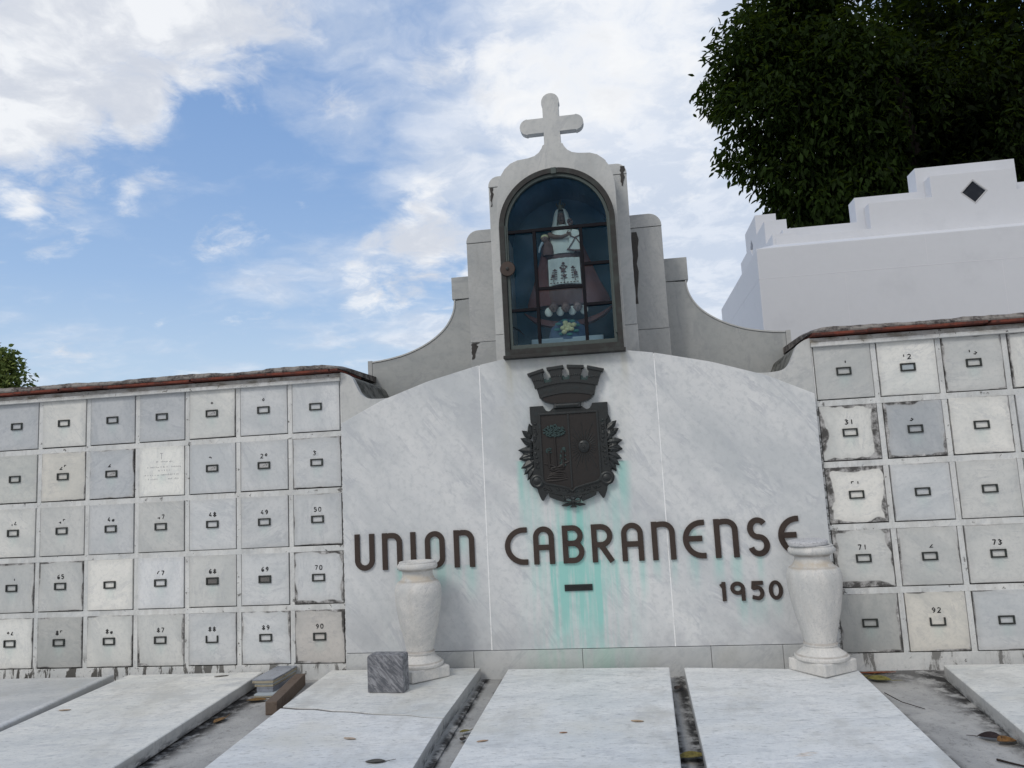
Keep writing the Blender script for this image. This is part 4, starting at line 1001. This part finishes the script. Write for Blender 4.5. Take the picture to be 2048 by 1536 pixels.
# ------------------------------------------------------------------ litter: fallen leaves and twigs
def leafobj(loc, L, w, rz, col, label, curl=.25, tilt=(0, 0), stem=True):
    m, t, b = material('dry_leaf'); co = t.obj(); n = t.noise(co, 40, 4, .6)
    setp(t, b, t.mix(t.step(n, .4, .7), col, tuple(q*.5 for q in col)), .7, 0, None, .2)
    v = []; f = []; N = 8
    for i in range(N+1):
        u = i/N; q = math.sin(PI*min(1, u*.96+.03))**.8; z = curl*L*.25*(u-.5)**2*4*.3
        v += [((u-.5)*L, -w*q, z+.25*w*q*curl*4), ((u-.5)*L, 0, z+.002), ((u-.5)*L, w*q, z+.22*w*q*curl*4)]
    for i in range(N): f += [(3*i, 3*i+3, 3*i+4, 3*i+1), (3*i+1, 3*i+4, 3*i+5, 3*i+2)]
    k = len(v); v += [(x, y, z-.0015) for x, y, z in v]; f += [tuple(j+k for j in q[::-1]) for q in f]
    b_ = MB().add(v, f)
    if stem: b_.tube([(L*.5, 0, .001), (L*.72, .004, .004), (L*.95, .01, .006)], [.0022, .0018, .0014], 5)
    o = b_.build('fallen_leaf', m, None, 0, False, 2, loc, fix=False); o.rotation_euler = (*tilt, rz)
    return tag(o, label, 'leaf', 'fallen leaves lying about')
def onslab(x, y, d=.004): return (x, y, zs(y)+d)
def onfloor(x, y, d=.006): return (x, y, gz(y)+d)
leafobj(onslab(-.985, -1.955), .11, .028, .05, (.10, .095, .085), 'grey dead leaf with a stalk at the front of the cracked slab', .15)
leafobj(onslab(.379, -1.35), .075, .016, -.2, (.50, .37, .25), 'small tan leaf scrap on the middle white slab toward its right edge', .05, stem=False)
leafobj(onslab(-.472, -1.66), .065, .013, .35, (.48, .34, .24), 'narrow orange leaf scrap at the left edge of the middle slab', .05, stem=False)
leafobj(onslab(-.034, -1.533), .045, .009, .1, (.40, .24, .16), 'tiny reddish leaf scrap near the centre of the middle slab', .05, stem=False)
leafobj(onslab(-3.501, -1.031), .085, .016, .1, (.50, .38, .28), 'faded orange leaf scrap on the cream slab at far left', .05, stem=False)
leafobj(onslab(-1.252, -1.611), .085, .016, -.3, (.52, .42, .33), 'pale leaf scrap on the front piece of the cracked slab', .05, stem=False)
leafobj(onslab(-2.80, -.222), .11, .018, .25, (.26, .25, .23), 'thin grey leaf at the back of the cream slab', .1, stem=False)
leafobj(onfloor(2.30, -1.45, .012), .13, .035, .5, (.24, .125, .045), 'brown curled leaf on the ground near the right slab', .5, (.2, .1))
leafobj(onfloor(2.24, -1.40, .014), .12, .033, 2.4, (.035, .025, .025), 'dark curled leaf under the brown one by the right slab', .6, (-.2, .1))
leafobj(onfloor(2.03, -.27, .012), .15, .045, -.4, (.20, .18, .055), 'olive green leaf on the ground behind the lidded vase', .35, (.15, 0))
leafobj(onfloor(1.96, -.20, .012), .12, .03, .6, (.15, .125, .05), 'dull olive leaf tucked behind the lidded vase base', .3)
leafobj(onfloor(2.06, -.085, .010), .28, .022, .03, (.25, .075, .03), 'rusty red strip of dry leaf along the foot of the right wall', .1, stem=False)
leafobj(onfloor(.655, -1.68, .02), .15, .05, .3, (.20, .165, .045), 'yellow green leaf in the gap between the two white slabs', .3)
leafobj(onfloor(.665, -.43, .02), .10, .025, 1.2, (.055, .04, .035), 'black withered leaf at the back of the gap between white slabs', .4)
leafobj(onfloor(-.655, -1.27, .02), .07, .022, .6, (.18, .15, .04), 'olive leaf scrap in the gap left of the middle slab', .3)
leafobj(onfloor(-.64, -1.40, .02), .06, .02, 1.6, (.045, .035, .03), 'dark leaf scrap in the gap left of the middle slab', .3)
leafobj(onfloor(-2.34, -.56, .012), .15, .04, .1, (.20, .12, .045), 'brown leaf caught under the broken tiles', .2)
leafobj(onfloor(-2.385, -1.0, .012), .12, .03, 1.4, (.24, .14, .06), 'tan leaf along the mouldy gap beside the cream slab', .3)
tw = MB().tube([(1.93, -.70, gz(-.7)+.05), (2.00, -.79, gz(-.79)+.02), (2.10, -.885, gz(-.88)+.006)], [.003, .0026, .002], 6).build('twig', M['bark']); tag(tw, 'long thin twig on the ground right of the lidded vase', 'twig', 'twigs on the ground')
tw = MB().tube([(2.14, -1.70, gz(-1.7)+.012), (2.19, -1.745, gz(-1.74)+.010), (2.26, -1.80, gz(-1.8)+.008)], [.006, .005, .004], 6).build('twig', M['bark']); tag(tw, 'short dark twig at the lower right corner of the ground', 'twig', 'twigs on the ground')

# ------------------------------------------------------------------ white house behind the right wall
HB = empty('white_building', (4.64, 3, 0), label='white flat roofed building with stepped parapets behind the right niche wall', cat='building')
def hb(mb, name, mat='bldg', parent=HB, bevel=.006, label=None):
    o = mb.build(name, M[mat], parent, bevel); o.matrix_parent_inverse = Matrix.Translation(HB.location).inverted()
    if label: o['label'] = label
    return o
X0, X1, YF, YB, ZW = 2.10, 7.18, 3.0, 6.3, 4.064
hb(MB().box(X0, X1, YF, YB, -.1, ZW), 'wall', bevel=.01)
# sloped ledge from the wall head up to the parapets
led = MB(); a, z1 = .25, 4.16
ov = [(X0+.005, YF+.005, ZW-.004), (X1-.005, YF+.005, ZW-.004), (X1-.005, YB-.005, ZW-.004), (X0+.005, YB-.005, ZW-.004)]
iv = [(X0+a, YF+a, z1), (X1-a, YF+a, z1), (X1-a, YB-a, z1), (X0+a, YB-a, z1)]
led.add(ov+iv, [(0, 1, 5, 4), (1, 2, 6, 5), (2, 3, 7, 6), (3, 0, 4, 7), (4, 5, 6, 7), (3, 2, 1, 0)])
hb(led, 'sloped_ledge', bevel=.004)
def stepped(c, hw, s1, s2, z0, z): return [(c-hw, z0), (c+hw, z0), (c+hw, z[0]), (c+s1, z[0]), (c+s1, z[1]), (c+s2, z[1]), (c+s2, z[2]), (c-s2, z[2]), (c-s2, z[1]), (c-s1, z[1]), (c-s1, z[0]), (c-hw, z[0])]
def dia(c, z, r): return [(c-r, z), (c, z-r), (c+r, z), (c, z+r)]
hb(MB().prism(stepped(4.64, 2.255, 1.17, .462, 4.05, (4.252, 4.566, 4.823)), 3.25, 3.43, [dia(4.64, 4.585, .128)]), 'front_parapet', bevel=.004, label='inner stepped front parapet with a dark diamond')
hb(MB().prism(stepped(4.65, 2.14, 1.275, .555, 4.05, (4.403, 4.707, 4.999)), 3.431, 3.68), 'front_parapet', bevel=.004, label='taller stepped parapet behind the first')
hb(MB().prism(dia(4.64, 4.585, .126), 3.262, 3.30), 'diamond_tile', 'diamond', bevel=.004)
hb(MB().prism(dia(4.64, 4.585, .150), 3.2475, 3.2495, [dia(4.64, 4.585, .131)]), 'diamond_border', 'jointdark', bevel=0)
RZ = Matrix.Rotation(PI/2, 4, 'Z')            # (x,y)->(-y,x): a plate facing -x
def side(poly, d0, d1, holes=()):
    return MB().prism(poly, -d1, -d0, holes, M=RZ)
SC = 4.65
hb(side(stepped(SC, 1.38, .98, .42, 4.05, (4.30, 4.60, 4.87)), X0+.25, X0+.52, [dia(SC, 4.55, .11)]), 'side_parapet', bevel=.004)
jl = MB().box(X0-.0012, X1+.001, YF-.0012, YB, 3.697, 3.7025)
for x, za, zb in ((3.05, .1, 3.69), (4.72, .1, 3.69), (6.6, .1, 3.69), (5.45, 3.71, 4.06), (3.95, 3.71, 4.06)): jl.box(x-.0025, x+.0025, YF-.001, YF+.01, za, zb)
hb(jl, 'render_joints', 'line', bevel=0)

# ------------------------------------------------------------------ trees
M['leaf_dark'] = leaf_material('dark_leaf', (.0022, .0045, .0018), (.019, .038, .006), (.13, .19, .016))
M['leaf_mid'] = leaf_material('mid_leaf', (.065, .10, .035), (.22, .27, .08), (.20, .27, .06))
def foliage(centers, radii, n, L, W, seed, droop, tone_lo=0, tone_hi=1, shell=.55):
    g_ = np.random.default_rng(seed)
    C_ = np.array(centers, float); R_ = np.array(radii, float)
    wgt = R_**2; idx = g_.choice(len(C_), n, p=wgt/wgt.sum())
    d = g_.normal(size=(n, 3)); d /= np.linalg.norm(d, axis=1)[:, None]
    rad = np.where(g_.random(n) < shell, g_.uniform(.78, 1.08, n), g_.random(n)**.5)
    # sprays: leaves gather on twig points
    p = C_[idx] + d*(R_[idx]*rad)[:, None]*np.array([1, 1, .8])
    k = 5; base = p[::k]; p = np.repeat(base, k, 0)[:n] + g_.normal(scale=L*.55, size=(n, 3))
    out = p - C_[idx]; out /= np.linalg.norm(out, axis=1)[:, None]+1e-6
    ax = out*.6 + g_.normal(size=(n, 3))*.45 + np.array([0, 0, -droop]); ax /= np.linalg.norm(ax, axis=1)[:, None]
    sd = np.cross(ax, g_.normal(size=(n, 3))*.5+np.array([0, 0, 1.0])); sd /= np.linalg.norm(sd, axis=1)[:, None]+1e-6
    nm = np.cross(sd, ax)
    ls = L*g_.uniform(.6, 1.25, n)[:, None]; ws = W*g_.uniform(.7, 1.2, n)[:, None]
    v = np.stack([p, p+ax*ls*.35+sd*ws*.5+nm*ws*.18, p+ax*ls*.4-nm*ls*.03, p+ax*ls*.35-sd*ws*.5+nm*ws*.18, p+ax*ls*.75+sd*ws*.33+nm*ws*.1, p+ax*ls*.75-sd*ws*.33+nm*ws*.1, p+ax*ls-nm*ls*.10], 1).reshape(-1, 3)
    o = np.arange(n)[:, None]*7
    f = np.concatenate([o+np.array([[0, 1, 2, 3]]), o+np.array([[1, 4, 6, 2]]), o+np.array([[3, 2, 6, 5]])], 0)
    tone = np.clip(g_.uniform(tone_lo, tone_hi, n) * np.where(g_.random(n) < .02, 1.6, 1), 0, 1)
    return v, f, np.repeat(tone, 7)
def crown(name, parts, mat, parent):
    vs = []; fs = []; ts = []; o = 0
    for v, f, t_ in parts: vs.append(v); fs.append(f+o); ts.append(t_); o += len(v)
    v = np.concatenate(vs); f = np.concatenate(fs); t_ = np.concatenate(ts)
    me = bpy.data.meshes.new(name); me.vertices.add(len(v)); me.vertices.foreach_set('co', v.astype(np.float32).ravel())
    me.loops.add(f.size); me.loops.foreach_set('vertex_index', f.astype(np.int32).ravel())
    me.polygons.add(len(f)); me.polygons.foreach_set('loop_start', (np.arange(len(f))*4).astype(np.int32))
    me.update(calc_edges=True); me.validate()
    at = me.attributes.new('tone', 'FLOAT', 'POINT'); at.data.foreach_set('value', t_.astype(np.float32))
    ob = bpy.data.objects.new(name, me); COL.objects.link(ob); me.materials.append(mat); ob.parent = parent; return ob
T1 = empty('broadleaf_tree', (7.6, 10.5, .05), label='huge dark leafy tree towering over the white building', cat='tree')
cen = []; rd = []
r_ = random.Random(21)
EDGE = [(3.55, 9, 9.75, .85), (3.1, 9.3, 9.2, .6), (3.55, 8.8, 8.55, .8), (3.4, 9.2, 7.75, .6), (3.95, 9, 7.3, .7), (4.1, 9.2, 6.75, .55), (4.5, 9, 6.35, .75), (4.2, 9.4, 10.5, .9), (4.9, 9, 11.2, 1.0), (5.0, 9.0, 9.2, 1.2), (5.0, 9.2, 7.9, 1.1), (5.3, 9.2, 6.7, 1.0)]
for x, y, z, r in EDGE: cen.append((x, y, z)); rd.append(r)
for i in range(60):
    while True:
        q = [r_.uniform(-1, 1) for _ in range(3)]
        if sum(t_*t_ for t_ in q) < 1: break
    cen.append((8.4+q[0]*4.2, 10.6+q[1]*2.6, 9.6+q[2]*4.0)); rd.append(r_.uniform(.7, 1.3))
near = [i for i in range(len(cen)) if cen[i][0] < 5.4]
P1 = foliage(cen, rd, 46000, .17, .062, 3, .55, .0, .8)
P2 = foliage([cen[i] for i in near], [rd[i] for i in near], 24000, .19, .07, 5, .55, .35, 1.0)  # higher tone paints the lit edge of the crown into leaf colour
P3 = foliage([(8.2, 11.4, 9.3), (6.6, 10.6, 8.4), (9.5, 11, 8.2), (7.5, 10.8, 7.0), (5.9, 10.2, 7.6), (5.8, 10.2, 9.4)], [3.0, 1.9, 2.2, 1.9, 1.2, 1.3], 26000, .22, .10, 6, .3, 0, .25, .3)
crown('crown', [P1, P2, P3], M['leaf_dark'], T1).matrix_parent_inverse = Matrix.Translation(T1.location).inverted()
tk = MB().tube([(7.6, 10.5, -.1), (7.55, 10.5, 2), (7.45, 10.4, 4.5), (7.6, 10.4, 6.5)], [.55, .42, .36, .3], 14)
tk.tube([(7.5, 10.4, 5), (6.6, 9.6, 7.2), (6.2, 9.0, 8.4), (5.9, 8.9, 9.8)], [.22, .13, .09, .05], 8).tube([(6.6, 9.6, 7.2), (5.2, 9.2, 8.4), (3.9, 9.0, 9.4)], [.11, .06, .03], 8)
tk.tube([(7.5, 10.4, 4.2), (6.0, 9.6, 5.9), (4.7, 9.1, 6.8), (3.9, 9, 7.5)], [.18, .11, .06, .03], 8).tube([(7.6, 10.4, 6.3), (8.8, 10, 8.6), (9.6, 10, 11)], [.28, .18, .08], 8).tube([(7.6, 10.4, 5), (9.2, 9.6, 6.6), (10.6, 9.6, 8)], [.2, .13, .05], 8)
tk.build('trunk', M['bark'], T1, 0, True).matrix_parent_inverse = Matrix.Translation(T1.location).inverted()
T2 = empty('broadleaf_tree', (-28.6, 25, .05), label='small sunlit green tree far behind the left niche wall', cat='tree')
c2 = [(-27.3, 24.5, 8.25, .62), (-26.85, 24.6, 8.2, .5), (-27.6, 24.6, 7.5, .7), (-26.6, 24.5, 7.75, .55), (-26.35, 24.6, 7.2, .6), (-26.9, 24.4, 7.1, .7), (-27.5, 24.5, 6.7, .9), (-26.5, 24.5, 6.4, .7), (-28.6, 25, 7.6, 1.2), (-29.6, 25, 7.4, 1.3), (-28.6, 25, 6.2, 1.4), (-28.2, 25, 8.3, .8), (-30, 25, 6.2, 1.3)]
crown('crown', [foliage([q[:3] for q in c2], [q[3] for q in c2], 9000, .24, .12, 9, .25)], M['leaf_mid'], T2).matrix_parent_inverse = Matrix.Translation(T2.location).inverted()
MB().tube([(-28.6, 25, -.1), (-28.5, 25, 3), (-28.4, 25, 6.5)], [.3, .22, .12], 10).tube([(-28.5, 25, 4), (-27.4, 24.7, 6), (-26.8, 24.6, 7.5)], [.14, .09, .04], 8).tube([(-28.5, 25, 4.4), (-29.6, 25, 6.6)], [.14, .06], 8).build('trunk', M['bark'], T2, 0, True).matrix_parent_inverse = Matrix.Translation(T2.location).inverted()

# ------------------------------------------------------------------ sky, sun, camera
SUN_EL, SUN_AZ = math.radians(44), math.radians(212)        # azimuth from +Y, clockwise
sd = Vector((math.sin(SUN_AZ)*math.cos(SUN_EL), math.cos(SUN_AZ)*math.cos(SUN_EL), math.sin(SUN_EL)))
w = bpy.data.worlds.new('World'); scn.world = w; w.use_nodes = True
t = NT(w.node_tree); bg = t.n['Background']; STR = .12
sky = t.new('ShaderNodeTexSky', sky_type='NISHITA'); sky.sun_disc = False; sky.sun_elevation = SUN_EL; sky.sun_rotation = SUN_AZ; sky.air_density = 1.0; sky.dust_density = 1.2; sky.ozone_density = 1.5
d = t.vec('NORMALIZE', t.new('ShaderNodeTexCoord').outputs['Generated'])
s = t.sep(d); z = t.math('MAXIMUM', s[2], 0.0)
den = t.sum(z, .22)
pl = t.new('ShaderNodeCombineXYZ'); t.put(pl.inputs[0], t.math('DIVIDE', s[0], den)); t.put(pl.inputs[1], t.math('DIVIDE', s[1], den))
pv = pl.outputs[0]
wrp = t.new('ShaderNodeTexNoise'); t.put(wrp.inputs['Vector'], pv); wrp.inputs['Scale'].default_value = 5.0; wrp.inputs['Detail'].default_value = 5
pw = t.vec('ADD', pv, t.vec('SCALE', t.vec('SUBTRACT', wrp.outputs['Color'], (.5, .5, .5)), .16))
n1 = t.noise(t.map(pw, loc=(3.1, 1.7, 0)), 3.4, 10, .60, 0)
n2 = t.noise(t.map(pw, loc=(9.1, 5.7, 2)), 9.5, 9, .62, 0)
dens = t.sum(t.mul(n1, .6), t.mul(n2, .4))
def blob(c, r0, r1, wgt):
    c = Vector(c).normalized(); q = t.vec('DOT_PRODUCT', d, tuple(c))
    return t.step(q, math.cos(math.radians(r1)), math.cos(math.radians(r0)), 0, wgt)
def blobs(lst):
    B = None
    for c, r0, r1, wg in lst:
        e = blob(c, r0, r1, wg); B = e if B is None else t.sum(B, e)
    return B
back = t.step(s[1], -.2, .35, .16, 0)                       # extra cloud cover behind the camera, added to light the wall
# heaped clouds
B1 = blobs([((-.60, .63, .50), 0, 13, .19), ((-.50, .70, .53), 0, 10, .14), ((-.40, .745, .56), 0, 7, .11), ((-.33, .79, .535), 0, 4, .10), ((-.31, .845, .438), 0, 3.5, .10), ((-.62, .69, .40), 0, 5, .07),
    ((-.03, .86, .515), 0, 9, .15), ((.07, .89, .455), 0, 9, .10), ((-.09, .88, .46), 0, 5, .07), ((-.221, .916, .334), 0, 4.0, .10), ((-.278, .922, .272), 0, 4.5, .14), ((-.20, .94, .27), 0, 4, .12), ((-.33, .92, .255), 0, 2.5, .08),
    ((-.512, .785, .349), 0, 3.0, 0.165), ((-.446, .843, .301), 0, 4.1, 0.165), ((-.499, .754, .428), 0, 2.7, 0.165), ((-.19, .843, .503), 0, 2.7, 0.155), ((-.56, .76, .345), 0, 3.2, 0.125), ((-.60, .735, .30), 0, 3.0, 0.125), ((-.63, .72, .33), 0, 1.8, .10), ((-.43, .88, .235), 0, 3.0, 0.115), ((-.36, .86, .37), 0, 1.8, .08),
    ((-.531, .757, .395), 2, 7, -.07), ((-.40, .86, .33), 4, 10, -.05), ((-.45, .86, .22), 3, 9, -.05), ((-.22, .82, .53), 1, 4, -.06), ((.16, .93, .30), 3, 12, -.02)])
hzb = t.mul(t.step(s[2], .12, .175, .14, 0), t.step(s[0], -.66, -.5))      # low bank of clouds on the horizon
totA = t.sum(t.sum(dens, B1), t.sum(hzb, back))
cl = t.step(totA, .545, .745)
core = t.step(totA, .62, .80)
# thin grey-white veil, mostly to the right
B2 = blobs([((.07, .90, .42), 6, 19, .30), ((.10, .95, .25), 5, 17, .24), ((-.16, .89, .41), 0, 8, .07), ((-.24, .867, .434), 0, 6, .06), ((-.22, .93, .28), 0, 9, .07), ((-.45, .74, .50), 0, 15, .05), ((-.27, .955, .13), 0, 9, .09)])
n3 = t.noise(t.map(pw, loc=(5.1, 2.2, 7), scale=(1, 1.3, 1)), 2.8, 8, .56, 0)
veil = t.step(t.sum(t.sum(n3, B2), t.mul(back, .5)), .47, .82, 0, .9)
shade = t.noise(t.map(pw, loc=(1, 8, 4)), 5.0, 8, .6, 0)
glow = blobs([((-.03, .86, .515), 0, 10, .55), ((.06, .885, .46), 0, 9, .35), ((-.07, .885, .45), 0, 4, .3)])
lit = t.math('ADD', t.step(shade, .38, .60), glow, clamp=True)
vcol = t.mix(t.math('ADD', t.mul(t.step(n2, .40, .62), .75), glow, clamp=True), (5.3, 5.9, 6.9), (7.0, 7.35, 7.95))
ccol = t.mix(lit, (5.7, 6.0, 6.6), (7.85, 7.95, 8.1))
ccol = t.mix(t.mul(core, t.step(shade, .46, .60, .35, 0)), ccol, (5.1, 5.35, 5.9))
bk_ = t.step(s[1], -.35, .3, 1, 0)                          # unseen clouds behind the camera set bright and warm as added fill
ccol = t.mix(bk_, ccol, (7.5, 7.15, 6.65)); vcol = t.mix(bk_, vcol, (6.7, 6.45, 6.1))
grad = t.new('ShaderNodeValToRGB'); t.put(grad.inputs[0], s[2])
el = grad.color_ramp.elements; el[0].position = 0; el[0].color = (5.2, 6.3, 7.2, 1); el[1].position = .62; el[1].color = (1.6, 2.9, 5.4, 1)
for p_, c_ in ((.16, (4.2, 5.5, 7.1)), (.26, (3.0, 4.45, 6.75)), (.36, (2.35, 3.75, 6.25)), (.46, (1.95, 3.3, 5.9))):
    q = el.new(p_); q.color = (*c_, 1)
skc = t.mix(.86, sky.outputs[0], grad.outputs[0])
t.put(bg.inputs[0], t.mix(t.mul(cl, .92), t.mix(veil, skc, vcol), ccol)); bg.inputs[1].default_value = STR

sl_ = bpy.data.lights.new('sun', 'SUN'); sl_.energy = 1.2; sl_.angle = math.radians(16); sl_.color = (1, .95, .87)
so = bpy.data.objects.new('sun', sl_); COL.objects.link(so); so.rotation_euler = (-sd).to_track_quat('-Z', 'Y').to_euler()

cam = bpy.data.cameras.new('camera'); co = bpy.data.objects.new('camera', cam); COL.objects.link(co)
cam.sensor_width = 36; cam.lens = 1538/2048*36; cam.clip_end = 5000
R = Vector((.98829515, .14396215, -.05047363)); U = Vector((.06788535, -.11872127, .99060428)); F = Vector((-.13661723, .98243583, .12710458))
co.matrix_world = Matrix(((R.x, U.x, -F.x, .40216725), (R.y, U.y, -F.y, -6.03814664), (R.z, U.z, -F.z, 1.50283776), (0, 0, 0, 1)))
scn.camera = co
scn.view_settings.view_transform = 'Standard'; scn.view_settings.look = 'None'; scn.view_settings.exposure = 0; scn.view_settings.gamma = 1
scn.cycles.max_bounces = 8; scn.cycles.transparent_max_bounces = 12
